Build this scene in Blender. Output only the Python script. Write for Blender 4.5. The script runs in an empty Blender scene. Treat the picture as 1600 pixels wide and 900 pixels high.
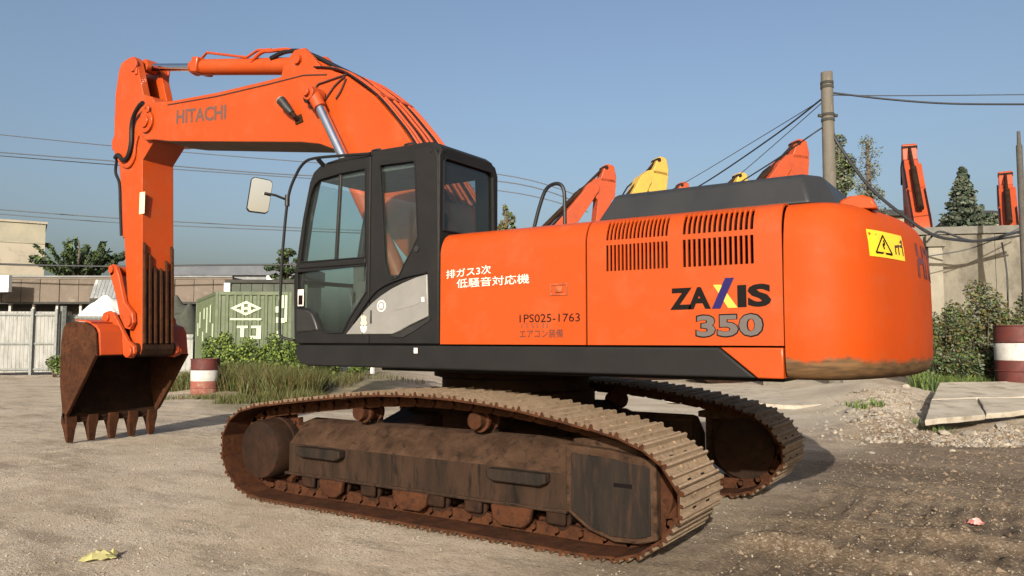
import bpy, bmesh, math, random
import numpy as np
from mathutils import Vector, Matrix
from mathutils.geometry import tessellate_polygon

random.seed(7); np.random.seed(7)
R = math.radians
scene = bpy.context.scene
col = scene.collection

# ------------------------------------------------------------------ camera
CAM = Vector((-4.29, 6.545, 1.54)); PITCH = math.atan(80/1200)
HX, HY = 0.55192825, -0.8338916            # horizontal viewing direction
RX, RY = HY, -HX                           # image right
cam_d = bpy.data.cameras.new('camera'); cam_d.lens = 27; cam_d.sensor_width = 36
cam_d.clip_end = 3000; cam_d.clip_start = 0.05
cam = bpy.data.objects.new('camera', cam_d); col.objects.link(cam); cam.location = CAM
fwd = Vector((HX*math.cos(PITCH), HY*math.cos(PITCH), math.sin(PITCH)))
cam.rotation_euler = fwd.to_track_quat('-Z', 'Y').to_euler()
scene.camera = cam
scene.render.resolution_x, scene.render.resolution_y = 1024, 576

# ------------------------------------------------------------------ sky and sun
SUN_AZ = math.atan2(-0.39, 0.921); SUN_EL = R(20.5)
world = bpy.data.worlds.new('World'); scene.world = world; world.use_nodes = True
wn = world.node_tree; bg = wn.nodes['Background']
sky = wn.nodes.new('ShaderNodeTexSky'); sky.sky_type = 'NISHITA'; sky.sun_disc = False
sky.sun_elevation = SUN_EL; sky.sun_rotation = SUN_AZ
sky.altitude = 0; sky.air_density = 1.0; sky.dust_density = 6.0; sky.ozone_density = 1.5
wn.links.new(sky.outputs[0], bg.inputs[0]); bg.inputs[1].default_value = 0.098
sun_d = bpy.data.lights.new('sun', 'SUN'); sun_d.energy = 5.0; sun_d.angle = R(0.6); sun_d.color = (1.0, 0.93, 0.82)
sun = bpy.data.objects.new('sun', sun_d); col.objects.link(sun); sun.location = (-8, 20, 20)
sdir = Vector((math.sin(SUN_AZ)*math.cos(SUN_EL), math.cos(SUN_AZ)*math.cos(SUN_EL), math.sin(SUN_EL)))
sun.rotation_euler = sdir.to_track_quat('Z', 'Y').to_euler()
vs = scene.view_settings; vs.view_transform = 'Standard'; vs.look = 'None'; vs.gamma = 1
vs.use_curve_mapping = False; vs.exposure = 0.85

# ------------------------------------------------------------------ helpers
def at(px, py, d):
    """a point of the yard: bearing of a photo column, height of a photo row, distance d in metres"""
    u = (px-800)/1200
    return Vector((CAM.x+d*(HX+u*RX), CAM.y+d*(HY+u*RY), CAM.z+(530-py)/1200*d))

def tag(o, label=None, cat=None, group=None, kind=None):
    if label: o['label'] = label
    if cat: o['category'] = cat
    if group: o['group'] = group
    if kind: o['kind'] = kind
    return o

def empty(name, loc=(0, 0, 0), rz=0, parent=None):
    o = bpy.data.objects.new(name, None); col.objects.link(o); o.location = loc; o.rotation_euler = (0, 0, rz)
    o.empty_display_size = .2
    if parent: o.parent = parent
    return o

def catmull(pts, n=8, closed=False):
    P = [Vector(p) for p in pts]; out = []
    m = len(P); rng = range(m if closed else m-1)
    for i in rng:
        if closed: a, b, c, d = P[i-1], P[i], P[(i+1) % m], P[(i+2) % m]
        else: a, b, c, d = P[max(i-1, 0)], P[i], P[i+1], P[min(i+2, m-1)]
        for k in range(n):
            t = k/n
            out.append(.5*((2*b)+(c-a)*t+(2*a-5*b+4*c-d)*t*t+(3*b-a-3*c+d)*t**3))
    if not closed: out.append(P[-1])
    return out

class MB:
    def __init__(s): s.v = []; s.f = []; s.m = []
    def add(s, vs_, fs, mi=0):
        o = len(s.v); s.v += [tuple(q) for q in vs_]
        for f in fs: s.f.append(tuple(i+o for i in f)); s.m.append(mi)
        return s
    def box(s, a, b, mi=0, M=None):
        x0, y0, z0 = a; x1, y1, z1 = b
        v = [Vector(p) for p in ((x0,y0,z0),(x1,y0,z0),(x1,y1,z0),(x0,y1,z0),(x0,y0,z1),(x1,y0,z1),(x1,y1,z1),(x0,y1,z1))]
        if M: v = [M @ p for p in v]
        return s.add(v, [(0,3,2,1),(4,5,6,7),(0,1,5,4),(1,2,6,5),(2,3,7,6),(3,0,4,7)], mi)
    def prism(s, outer, w0, w1, axis='y', holes=(), mi=0, mp=None):
        loops = [list(outer)]+[list(h) for h in holes]
        flat = [p for l in loops for p in l]; n = len(flat)
        if mp is None:
            mp = {'y': lambda u, v, w: (u, w, v), 'x': lambda u, v, w: (w, u, v), 'z': lambda u, v, w: (u, v, w)}[axis]
        if holes:
            tb = bmesh.new(); tv = [tb.verts.new((p[0], p[1], 0)) for p in flat]; k0 = 0
            for l in loops:
                for i in range(len(l)): tb.edges.new((tv[k0+i], tv[k0+(i+1) % len(l)]))
                k0 += len(l)
            tb.verts.index_update(); bmesh.ops.triangle_fill(tb, use_beauty=True, use_dissolve=False, edges=tb.edges[:], normal=(0, 0, 1))
            tris = [tuple(v_.index for v_ in f_.verts) for f_ in tb.faces]; tb.free()
        else: tris = tessellate_polygon([[Vector((p[0], p[1], 0)) for p in l] for l in loops])
        vv = [mp(p[0], p[1], w0) for p in flat]+[mp(p[0], p[1], w1) for p in flat]
        ff = []
        if not holes and len(outer) <= 4:
            ff += [tuple(range(n)), tuple(range(2*n-1, n-1, -1))]
        else:
            for t in tris: ff += [tuple(t), tuple(i+n for i in reversed(t))]
        o = 0
        for l in loops:
            k = len(l)
            for i in range(k):
                a, b = o+i, o+(i+1) % k; ff.append((a, b, b+n, a+n))
            o += k
        return s.add(vv, ff, mi)
    def tube(s, path, r, n=8, mi=0, cap=True):
        P = [Vector(p) for p in path]; rs = r if isinstance(r, (list, tuple)) else [r]*len(P)
        vv = []; up = Vector((0, 0, 1)); pn = None
        for i, p in enumerate(P):
            t = (P[min(i+1, len(P)-1)]-P[max(i-1, 0)]).normalized()
            if pn is None:
                a = up if abs(t.z) < .9 else Vector((1, 0, 0)); pn = (a-t*a.dot(t)).normalized()
            else: pn = (pn-t*pn.dot(t)).normalized()
            b = t.cross(pn)
            for k in range(n):
                q = 2*math.pi*k/n; vv.append(p+(pn*math.cos(q)+b*math.sin(q))*rs[i])
        ff = []
        for i in range(len(P)-1):
            for k in range(n):
                ff.append((i*n+k, i*n+(k+1) % n, (i+1)*n+(k+1) % n, (i+1)*n+k))
        if cap: ff += [tuple(range(n-1, -1, -1)), tuple((len(P)-1)*n+k for k in range(n))]
        return s.add(vv, ff, mi)
    def cyl(s, a, b, r, n=20, mi=0, r2=None): return s.tube([a, b], [r, r if r2 is None else r2], n, mi)
    def lathe(s, prof, n=24, M=None, mi=0):
        """prof: (radius, height) about z"""
        vv = []; ff = []
        for (r, h) in prof:
            for k in range(n):
                q = 2*math.pi*k/n; p = Vector((r*math.cos(q), r*math.sin(q), h)); vv.append(M @ p if M else p)
        for i in range(len(prof)-1):
            for k in range(n): ff.append((i*n+k, i*n+(k+1) % n, (i+1)*n+(k+1) % n, (i+1)*n+k))
        ff += [tuple(range(n-1, -1, -1)), tuple((len(prof)-1)*n+k for k in range(n))]
        return s.add(vv, ff, mi)
    def mesh(s, name, mats, smooth=35, fix=True):
        me = bpy.data.meshes.new(name); me.from_pydata(s.v, [], s.f)
        if not isinstance(mats, (list, tuple)): mats = [mats]
        for m in mats: me.materials.append(m)
        if len(mats) > 1: me.polygons.foreach_set('material_index', s.m)
        if fix:
            bm = bmesh.new(); bm.from_mesh(me); bmesh.ops.recalc_face_normals(bm, faces=bm.faces); bm.to_mesh(me); bm.free()
        if smooth:
            me.polygons.foreach_set('use_smooth', [True]*len(me.polygons)); me.set_sharp_from_angle(angle=R(smooth))
        me.update(); return me
    def build(s, name, mats, parent=None, smooth=35, bevel=0, seg=2, fix=True):
        o = bpy.data.objects.new(name, s.mesh(name, mats, smooth, fix)); col.objects.link(o)
        if parent: o.parent = parent
        if bevel:
            b = o.modifiers.new('bevel', 'BEVEL'); b.width = bevel; b.segments = seg; b.limit_method = 'ANGLE'; b.angle_limit = R(40)
            b.harden_normals = False
        return o

# ------------------------------------------------------------------ materials
KA = .70          # one scale for all paint and soil reflectances, balanced against the exposure
def mat(name, c1, c2=None, c3=None, scale=3.0, rough=.6, metal=0, bump=0, bscale=40, spec=.4, lo=.4, hi=.62, coat=0, detail=9,
        stretch=(1, 1, 1), c3scale=None, c3lo=.58, c3hi=.66, rvar=.12):
    m = bpy.data.materials.new(name); m.use_nodes = True; nt = m.node_tree; N = nt.nodes; L = nt.links
    if metal < .5: c1, c2, c3 = [None if c is None else tuple(q*KA for q in c) for c in (c1, c2, c3)]
    b = N['Principled BSDF']; b.inputs['Roughness'].default_value = rough; b.inputs['Metallic'].default_value = metal
    b.inputs['Specular IOR Level'].default_value = spec; b.inputs['Coat Weight'].default_value = coat
    b.inputs['Coat Roughness'].default_value = .22
    tc = N.new('ShaderNodeTexCoord'); mpn = N.new('ShaderNodeMapping'); mpn.inputs['Scale'].default_value = stretch
    L.new(tc.outputs['Object'], mpn.inputs['Vector'])
    oi = N.new('ShaderNodeObjectInfo'); om = N.new('ShaderNodeMath'); om.operation = 'MULTIPLY'; om.inputs[1].default_value = 41; L.new(oi.outputs['Random'], om.inputs[0]); L.new(om.outputs[0], mpn.inputs['Location'])
    def noise(sc, det=detail):
        n = N.new('ShaderNodeTexNoise'); n.inputs['Scale'].default_value = sc; n.inputs['Detail'].default_value = det
        n.inputs['Roughness'].default_value = .68; L.new(mpn.outputs[0], n.inputs['Vector']); return n
    def ramp(src, a, z):
        r = N.new('ShaderNodeMapRange'); r.inputs[1].default_value = a; r.inputs[2].default_value = z; L.new(src, r.inputs[0]); return r.outputs[0]
    def mix(fac, a, z):
        x = N.new('ShaderNodeMix'); x.data_type = 'RGBA'; L.new(fac, x.inputs['Factor'])
        for k, q in ((6, a), (7, z)):
            if hasattr(q, 'links'): L.new(q, x.inputs[k])
            else: x.inputs[k].default_value = (*q, 1)
        return x.outputs[2]
    n1 = noise(scale)
    out = None
    if c2:
        out = mix(ramp(n1.outputs[0], lo, hi), c1, c2)
        if c3:
            n3 = noise(c3scale or scale*6); out = mix(ramp(n3.outputs[0], c3lo, c3hi), out, c3)
        L.new(out, b.inputs['Base Color'])
    else: b.inputs['Base Color'].default_value = (*c1, 1)
    if rvar:
        rr = N.new('ShaderNodeMapRange'); rr.inputs[3].default_value = max(rough-rvar, .03); rr.inputs[4].default_value = min(rough+rvar, 1)
        rr.inputs[1].default_value = .3; rr.inputs[2].default_value = .7
        n4 = noise(scale*2.3); L.new(n4.outputs[0], rr.inputs[0]); L.new(rr.outputs[0], b.inputs['Roughness'])
    if bump:
        bn = noise(bscale, 8); bb = N.new('ShaderNodeBump'); bb.inputs['Strength'].default_value = bump; bb.inputs['Distance'].default_value = .02
        L.new(bn.outputs[0], bb.inputs['Height']); L.new(bb.outputs[0], b.inputs['Normal'])
    m['mixer'] = 1
    return m

def glass(name, tint, refl=.9):
    m = bpy.data.materials.new(name); m.use_nodes = True; nt = m.node_tree; N = nt.nodes; L = nt.links
    N.remove(N['Principled BSDF'])
    t = N.new('ShaderNodeBsdfTransparent'); t.inputs[0].default_value = (*tint, 1)
    g = N.new('ShaderNodeBsdfGlossy'); g.inputs['Roughness'].default_value = .03; g.inputs[0].default_value = (refl, refl, refl, 1)
    d = N.new('ShaderNodeBsdfDiffuse'); d.inputs[0].default_value = (.35, .36, .34, 1)
    lw = N.new('ShaderNodeLayerWeight'); pw = N.new('ShaderNodeMath'); pw.operation = 'POWER'; L.new(lw.outputs['Facing'], pw.inputs[0]); pw.inputs[1].default_value = 5
    fr = N.new('ShaderNodeMath'); fr.operation = 'MULTIPLY_ADD'; L.new(pw.outputs[0], fr.inputs[0]); fr.inputs[1].default_value = .9; fr.inputs[2].default_value = .05
    mx = N.new('ShaderNodeMixShader'); L.new(fr.outputs[0], mx.inputs[0]); L.new(t.outputs[0], mx.inputs[1]); L.new(g.outputs[0], mx.inputs[2])
    m2 = N.new('ShaderNodeMixShader'); m2.inputs[0].default_value = .012; L.new(mx.outputs[0], m2.inputs[1]); L.new(d.outputs[0], m2.inputs[2])
    L.new(m2.outputs[0], N['Material Output'].inputs[0]); return m

M = {}
M['orange'] = mat('orange_paint', (.425, .054, .0045), (.375, .058, .0085), (.36, .085, .028), scale=1.1, rough=.55, spec=.12, coat=.40, c3scale=3.5, c3lo=.52, c3hi=.85, bump=.03, bscale=6)
M['orange_old'] = mat('weathered_orange_paint', (.44, .056, .0055), (.37, .052, .009), (.17, .030, .011), scale=1.6, rough=.5, c3scale=7, c3lo=.64, c3hi=.74, bump=.08, bscale=30)
M['dark'] = mat('dark_grey_paint', (.0115, .0112, .0112), (.0148, .0140, .0136), (.025, .022, .019), scale=3, rough=.6, spec=.15, c3scale=14, c3lo=.62, c3hi=.8)
M['hood'] = mat('charcoal_hood_paint', (.022, .0235, .026), (.028, .029, .031), (.055, .05, .045), scale=1.5, rough=.5, spec=.25, c3scale=5, c3lo=.62, c3hi=.8, stretch=(1, 1, .5))
M['black'] = mat('black_plastic', (.012, .012, .012), (.02, .019, .018), scale=5, rough=.5)
M['rubber'] = mat('black_rubber', (.010, .010, .011), rough=.5, rvar=0, spec=.25)
M['interior'] = mat('dark_interior', (.050, .050, .048), (.075, .073, .068), scale=6, rough=.7)
M['silver'] = mat('silver_grey_trim', (.23, .225, .21), (.265, .255, .24), (.175, .168, .15), scale=4, rough=.42, metal=.2, c3scale=12, c3lo=.62, c3hi=.8)
M['chrome'] = mat('chromed_rod', (.75, .75, .76), rough=.14, metal=1, rvar=.05)
M['mirror'] = mat('mirror_glass', (.85, .85, .86), rough=.02, metal=1, rvar=0)
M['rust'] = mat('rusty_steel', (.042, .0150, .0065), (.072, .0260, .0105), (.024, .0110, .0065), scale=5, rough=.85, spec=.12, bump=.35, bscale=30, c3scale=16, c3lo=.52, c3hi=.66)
M['rust_dark'] = mat('dark_rusty_steel', (.018, .0090, .0052), (.034, .0150, .0080), (.008, .0058, .0045), scale=4, rough=.82, spec=.12, bump=.3, bscale=28, c3scale=12, c3lo=.52, c3hi=.7)  # dark rust; on the far idler it stands in for shade
M['frame'] = mat('dirty_track_frame_steel', (.018, .0118, .0080), (.046, .0250, .0150), (.009, .0070, .0054), scale=5, rough=.85, spec=.1, bump=.3, bscale=35, stretch=(1.6, 1, .28), c3scale=10, c3lo=.5, c3hi=.66)
M['dust'] = mat('dust_caked_steel', (.235, .160, .098), (.31, .222, .142), (.11, .068, .040), scale=7, rough=.92, bump=.6, bscale=45, c3scale=22, c3lo=.54, c3hi=.68)
M['dust_brown'] = mat('brown_dust_on_steel', (.040, .0215, .0125), (.072, .0405, .0245), (.018, .0105, .0068), scale=5, rough=.92, spec=.1, bump=.5, bscale=40, c3scale=12, c3lo=.52, c3hi=.68)
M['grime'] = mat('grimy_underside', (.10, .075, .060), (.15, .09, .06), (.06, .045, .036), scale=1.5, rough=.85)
M['worn_edge'] = mat('worn_grouser_edge', (.33, .245, .165), (.25, .165, .105), (.38, .31, .24), scale=9, rough=.75, c3scale=25, c3lo=.56, c3hi=.68)
M['guard'] = mat('black_guard_plate', (.011, .0090, .0074), (.024, .0160, .0115), (.046, .0240, .0140), scale=3.5, rough=.7, spec=.12, c3scale=9, c3lo=.54, c3hi=.7, stretch=(2.2, 1, .35), bump=.2)
M['latch'] = mat('worn_latch_paint', (.26, .045, .010), (.40, .10, .03), scale=20, rough=.6)
M['gap'] = mat('dark_seam', (.008, .006, .006), rough=.9, rvar=0, spec=.03)
M['grey_text'] = mat('grey_print', (.115, .098, .09), rough=.5, rvar=0, spec=.15)
M['purple_text'] = mat('faded_purple_print', (.13, .045, .050), rough=.6, rvar=0, spec=.1)
M['fade_text'] = mat('faded_grey_print', (.115, .062, .048), rough=.5, rvar=0)
M['black_text'] = mat('black_print', (.007, .0055, .005), rough=.6, rvar=0, spec=.08)
M['dull_text'] = mat('dull_brown_print', (.07, .028, .022), rough=.5, rvar=0)
M['white_text'] = mat('white_print', (.82, .72, .64), rough=.5, rvar=0)
M['blue_text'] = mat('blue_print', (.016, .010, .085), rough=.5, rvar=0, spec=.15)
M['yellow_text'] = mat('yellow_print', (.85, .42, .06), rough=.4, rvar=0)
M['sticker'] = mat('yellow_sticker', (.86, .56, .015), (.80, .52, .02), scale=12, rough=.4)
M['pale_label'] = mat('pale_label', (.70, .62, .40), rough=.5, rvar=0)
M['white'] = mat('white_paint', (.78, .77, .74), (.70, .69, .66), scale=5, rough=.6)
M['glass'] = glass('tinted_cab_glass', (.87, .935, .915))
M['glass_dark'] = glass('dark_tinted_cab_glass', (.66, .70, .68))
M['lamp'] = glass('lamp_lens', (.8, .8, .8))

# ------------------------------------------------------------------ terrain height
_lat = np.random.RandomState(3).rand(256, 256)
def vnoise(x, y):
    xi = np.floor(x).astype(int); yi = np.floor(y).astype(int); fx = x-xi; fy = y-yi
    fx = fx*fx*(3-2*fx); fy = fy*fy*(3-2*fy)
    g = lambda a, b: _lat[a % 256, b % 256]
    return (g(xi, yi)*(1-fx)+g(xi+1, yi)*fx)*(1-fy)+(g(xi, yi+1)*(1-fx)+g(xi+1, yi+1)*fx)*fy
def sstep(a, b, x):
    t = np.clip((x-a)/(b-a), 0, 1); return t*t*(3-2*t)
def gz(x, y):
    x = np.asarray(x, float); y = np.asarray(y, float)
    dx = x-CAM.x; dy = y-CAM.y
    d = dx*HX+dy*HY; u = (dx*RX+dy*RY)/np.maximum(d, .1)
    z = (vnoise(x*.35+7, y*.35)-.5)*.05+(vnoise(x*1.3, y*1.3+9)-.5)*.022+(vnoise(x*4, y*4)-.5)*.010
    z += (vnoise(x*11, y*11)-.5)*.006
    under = (1-sstep(2.3, 3.2, np.abs(x)))*(1-sstep(1.7, 2.4, np.abs(y)))
    z = z*(1-.85*under)-.004*under
    # churned ruts behind the tracks
    for yc, w in ((1.3, .55), (-1.3, .6), (.2, .35), (3.0, .5)):
        yy = y-yc-.12*np.sin(x*.7+yc)-(.10*(x+2.5) if yc > 2 else 0)
        band = np.exp(-(yy/w)**4)*sstep(-2.25, -2.7, x)
        rib = (np.abs(((x*(1+.04*yc)/.2) % 1)-.5)*2)**2
        z += band*(rib*.052-.042+(vnoise(x*7+yc, y*7)-.5)*.045)
        z += np.exp(-((np.abs(yy)-w-.12)/.1)**2)*sstep(-2.25, -2.7, x)*(.02+.055*vnoise(x*3, y*3))
    dm = sstep(-1.0, -2.8, x)*(1-sstep(-6.5, -9.0, y))
    z += dm*((vnoise(x*8.3+2, y*8.3)-.5)*.022+(vnoise(x*15.7+5, y*15.7)-.5)*.012+(vnoise(x*.6, y*2.1+4)-.5)*.05)
    # broken ground under the slabs on the right, weed bank on the left
    z += .38*sstep(15, 21, d)*sstep(.28, .46, u)*(.85+.3*vnoise(x*.8, y*.8))
    z += .28*sstep(10.8, 12.6, d)*np.exp(-((u-.475)/.06)**2)*(1-sstep(17, 21, d))*(.5+vnoise(x*1.7, y*1.7))
    z += .22*sstep(11.0, 12.2, d)*np.exp(-((u-.66)/.07)**2)*(1-sstep(13.2, 14.5, d))*(.5+vnoise(x*1.7, y*1.7))
    z += .35*sstep(19, 24, d)*sstep(-.46, -.36, u)*(1-sstep(-.2, -.05, u))
    return z
def gzs(x, y): return float(gz(np.array([x]), np.array([y]))[0])

# ------------------------------------------------------------------ lettering
def letters(txt, name, p0, p1, height, mat_, parent, up=(0, 0, 1), offset=0.0, shear=0, warp=None, zoff=0):
    """flat lettering from p0 (lower left) to p1 (lower right)"""
    cu = bpy.data.curves.new('lettering', 'FONT'); cu.body = txt; cu.size = 1; cu.offset = offset; cu.shear = shear; cu.resolution_u = 3
    ob = bpy.data.objects.new('lettering', cu); col.objects.link(ob)
    dg = bpy.context.evaluated_depsgraph_get(); me = bpy.data.meshes.new_from_object(ob.evaluated_get(dg))
    bpy.data.objects.remove(ob); bpy.data.curves.remove(cu)
    n = len(me.vertices)
    co = np.empty(n*3); me.vertices.foreach_get('co', co); co = co.reshape(-1, 3)
    mn = co.min(0); mx = co.max(0); uu = (co[:, 0]-mn[0])/(mx[0]-mn[0]); vv = (co[:, 1]-mn[1])/(mx[1]-mn[1])
    if warp: new = np.array([warp(a, b) for a, b in zip(uu, vv)])
    else:
        p0 = np.array(p0, float); p1 = np.array(p1, float)
        new = p0+uu[:, None]*(p1-p0)+vv[:, None]*np.array(up)*height
    me.vertices.foreach_set('co', new.astype(np.float32).ravel()); me.materials.clear(); me.materials.append(mat_); me.update()
    o = bpy.data.objects.new(name, me); col.objects.link(o); o.parent = parent
    return o

# ================================================================== THE EXCAVATOR
EX = tag(empty('excavator'), 'large orange crawler excavator with a dark grey cab, standing in the middle of the yard', 'excavator')

# ---- undercarriage
TP = [(1.75,0),(1.0,0),(0,0),(-1.0,0),(-1.75,0),(-2.05,.045),(-2.29,.20),(-2.42,.42),(-2.36,.63),(-2.20,.79),(-1.95,.895),(-1.6,.965),
      (-1.08,1.045),(-.52,1.095),(0,1.105),(.5,1.085),(1.0,1.035),(1.6,.965),(1.95,.915),(2.2,.83),(2.36,.68),(2.41,.47),(2.34,.25),(2.1,.06)]
dense = catmull([Vector((a, 0, b)) for a, b in TP], 24, True)
seg = [(dense[(i+1) % len(dense)]-dense[i]).length for i in range(len(dense))]
TOT = sum(seg); cum = np.concatenate([[0], np.cumsum(seg)])
def path_at(s):
    s %= TOT; i = min(int(np.searchsorted(cum, s, 'right'))-1, len(dense)-1)
    a, b = dense[i], dense[(i+1) % len(dense)]; return a.lerp(b, (s-cum[i])/max(seg[i], 1e-9))
NSH = 52; PIT = TOT/NSH
def shoe_mesh():
    m = MB(); h = PIT/2
    prof = [(-h-.012,-.014),(h-.002,-.014),(h-.002,.0),(h-.012,.031),(h-.03,.031),(h-.042,.002),(.012,.002),(.006,.024),(-.010,.024),(-.018,.002),
            (-h+.045,.002),(-h+.036,.022),(-h+.020,.022),(-h+.012,.004),(-h-.012,-.006)]
    m.prism(prof, -.4, .4)
    m.m = [1]*len(m.m)
    # outer faces dusty
    for i, f in enumerate(m.f):
        if len(f) == 4:
            zs = [m.v[k][2] for k in f]
            if min(zs) > -.012 and max(m.v[k][1] for k in f) > .39 and min(m.v[k][1] for k in f) < -.39: m.m[i] = 0
    for i, f in enumerate(m.f):
        if len(f) == 4 and min(m.v[k][2] for k in f) > .02: m.m[i] = 3
    for y in (-.13, .13):
        m.box((-.075, y-.03, .0015), (-.045, y+.03, .0045), 2)  # raised dark boxes; the mud holes' inner shade is put into the colour
        m.box((.035, y-.012, .001), (.06, y+.012, .012), 0)
    return m.mesh('track_shoe', [M['dust'], M['rust'], M['gap'], M['worn_edge']], 30)
SHOE = shoe_mesh()
def link_meshes():
    m = MB(); h = PIT/2
    for y in (-.105, .105):
        m.prism([(-h-.02,-.02),(h-.02,-.02),(h+.02,-.05),(h+.02,-.10),(h-.03,-.118),(-h+.03,-.118),(-h-.02,-.085)], y-.022, y+.022)
        m.cyl((0, y-.03 if y < 0 else y+.022, -.06), (0, y-.022 if y < 0 else y+.03, -.06), .014, 8)
    m.cyl((h, -.15, -.075), (h, .15, -.075), .024, 8)
    return m
LM = link_meshes()
for sgn in (1, -1):
    yc = 1.295*sgn
    chain = MB(); frames = []
    for i in range(NSH):
        s = (i+.5)*PIT; p = path_at(s); t = (path_at(s+PIT*.45)-path_at(s-PIT*.45)).normalized(); n = Vector((-t.z, 0, t.x))
        p = p-n*.031
        Mx = Matrix(((t.x, 0, n.x, p.x), (0, 1, 0, yc), (t.z, 0, n.z, p.z), (0, 0, 0, 1)))
        frames.append(Mx); chain.add([Mx @ Vector(v) for v in LM.v], LM.f)
    ch = chain.build('track', M['rust'], EX, 30)
    ch['label'] = 'rusty crawler track on the cab side' if sgn > 0 else 'shaded crawler track on the far side'
    for Mx in frames:
        o = bpy.data.objects.new('track_shoe', SHOE); col.objects.link(o); o.parent = ch
        o.matrix_local = Mx @ Matrix.Rotation(random.uniform(-.03, .03), 4, 'Y')
    Y = lambda y: y*sgn
    # frame beam
    fb = MB(); fb.prism([(Y(1.5),.27),(Y(1.5),.545),(Y(1.30),.735),(Y(1.16),.765),(Y(1.10),.70),(Y(1.10),.27)], 1.62, -1.44, 'x')
    fb.prism([(Y(1.52),.25),(Y(1.52),.275),(Y(1.2),.275),(Y(1.2),.25)], 1.66, -1.44, 'x')
    fr = fb.build('track_frame', [M['frame'], M['dust_brown']], EX, bevel=.008)
    for pg in fr.data.polygons:
        if pg.normal.z > .3: pg.material_index = 1
    # end bracket towards the sprocket
    m = MB(); m.prism([(1.6,.27),(1.95,.22),(2.1,.46),(1.95,.70),(1.6,.72)], Y(1.2), Y(1.3)); m.build('motor_bracket', M['frame'], fr, bevel=.01)
    # drive sprocket
    pts = []
    for k in range(42):
        a = 2*math.pi*k/42; r = .385 if k % 2 else .335; pts.append((1.93+r*math.cos(a), .47+r*math.sin(a)))
    m = MB(); m.prism(pts, Y(1.27), Y(1.32)); m.build('drive_sprocket', M['rust'], fr, 20)
    m = MB(); Mh = Matrix.Translation((1.93, Y(1.30), .47)) @ Matrix.Rotation(-sgn*math.pi/2, 4, 'X')
    m.lathe([(.30,0),(.30,.10),(.285,.105),(.285,.27),(.27,.30),(.22,.312),(.05,.318)], 32, Mh)
    m.build('travel_motor', M['rust_dark'], fr)
    m = MB()
    for k in range(14):
        a = 2*math.pi*k/14; m.cyl((1.93+.315*math.cos(a), Y(1.30), .47+.315*math.sin(a)), (1.93+.315*math.cos(a), Y(1.345), .47+.315*math.sin(a)), .016, 6)
    m.build('bolt_ring', M['rust'], fr, 0)
    # idler
    m = MB(); Mi = Matrix.Translation((-1.95, Y(1.16), .46)) @ Matrix.Rotation(-sgn*math.pi/2, 4, 'X')
    m.lathe([(.30,0),(.30,.06),(.345,.065),(.345,.205),(.30,.21),(.29,.27),(.14,.275)], 36, Mi); m.build('idler_wheel', M['rust'] if sgn > 0 else M['rust_dark'], fr)  # far idler's darker rust has the shade put into its colour
    # idler guard plate
    g = [(-1.455,.285),(-1.455,.765),(-1.80,.752),(-2.165,.70),(-2.17,.165),(-2.05,.125),(-1.83,.115),(-1.62,.175)]
    m = MB(); m.prism(g, Y(1.46), Y(1.545)); gd = m.build('guard_plate', M['dust_brown'], fr, bevel=.012)
    cx, cz = -1.83, .44
    m = MB(); m.prism([(cx+(a-cx)*.87, cz+(b-cz)*.86-.01) for a, b in g], Y(1.544), Y(1.556)); m.build('raised_plate', M['guard'], fr, bevel=.005)
    m = MB(); m.box((-1.99, Y(1.548), .50), (-1.85, Y(1.5595), .528)); m.build('slot', M['gap'], fr, 0)
    m = MB(); m.prism([(-1.47,.74),(-1.47,.80),(-1.75,.83),(-1.9,.80),(-2.10,.705)], Y(1.2), Y(1.46)); m.build('tensioner_cover', M['dust_brown'], fr, bevel=.01)
    # carrier rollers
    for x in (.80, -.52):
        m = MB(); z = .87
        Mr = Matrix.Translation((x, Y(1.14), z)) @ Matrix.Rotation(-sgn*math.pi/2, 4, 'X')
        m.lathe([(.06,0),(.10,.02),(.10,.05),(.08,.055),(.08,.16),(.10,.165),(.10,.2),(.075,.205),(.07,.27),(.03,.28)], 18, Mr); m.build('carrier_roller', M['rust'], fr)
        m = MB(); m.box((x-.05, Y(1.12), .70), (x+.05, Y(1.2), .83)); m.build('roller_bracket', M['frame'], fr, bevel=.008)
    # bottom rollers
    for k in range(8):
        x = 1.36-k*.385
        m = MB(); Mr = Matrix.Translation((x, Y(1.09), .20)) @ Matrix.Rotation(-sgn*math.pi/2, 4, 'X')
        m.lathe([(.05,0),(.05,.03),(.105,.035),(.105,.07),(.08,.075),(.08,.31),(.10,.315),(.10,.34),(.055,.345),(.05,.39)], 16, Mr); m.build('bottom_roller', M['rust_dark'], fr)
        m = MB(); m.box((x-.085, Y(1.455), .15), (x+.085, Y(1.50), .262)); m.build('roller_cap', M['rust_dark'], fr, bevel=.02)
    # roller guards
    for x0, x1 in ((1.16,.86), (.26,-.13), (-.77,-1.15)):
        m = MB(); m.prism([(x0,.255),(x1,.255),(x1+.02,.15),(x1+.08,.105),(x0-.08,.105),(x0-.02,.15)], Y(1.49), Y(1.54)); m.build('roller_guard', M['rust'], fr, bevel=.012)
    # steps
    for x0, x1 in ((1.44,.86), (-.76,-1.30)):
        m = MB(); m.prism([(x0,.465),(x0-.06,.44),(x1+.06,.44),(x1,.465),(x1,.535),(x0,.535)], Y(1.499), Y(1.585)); m.build('step', M['guard'], fr, bevel=.012)
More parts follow.
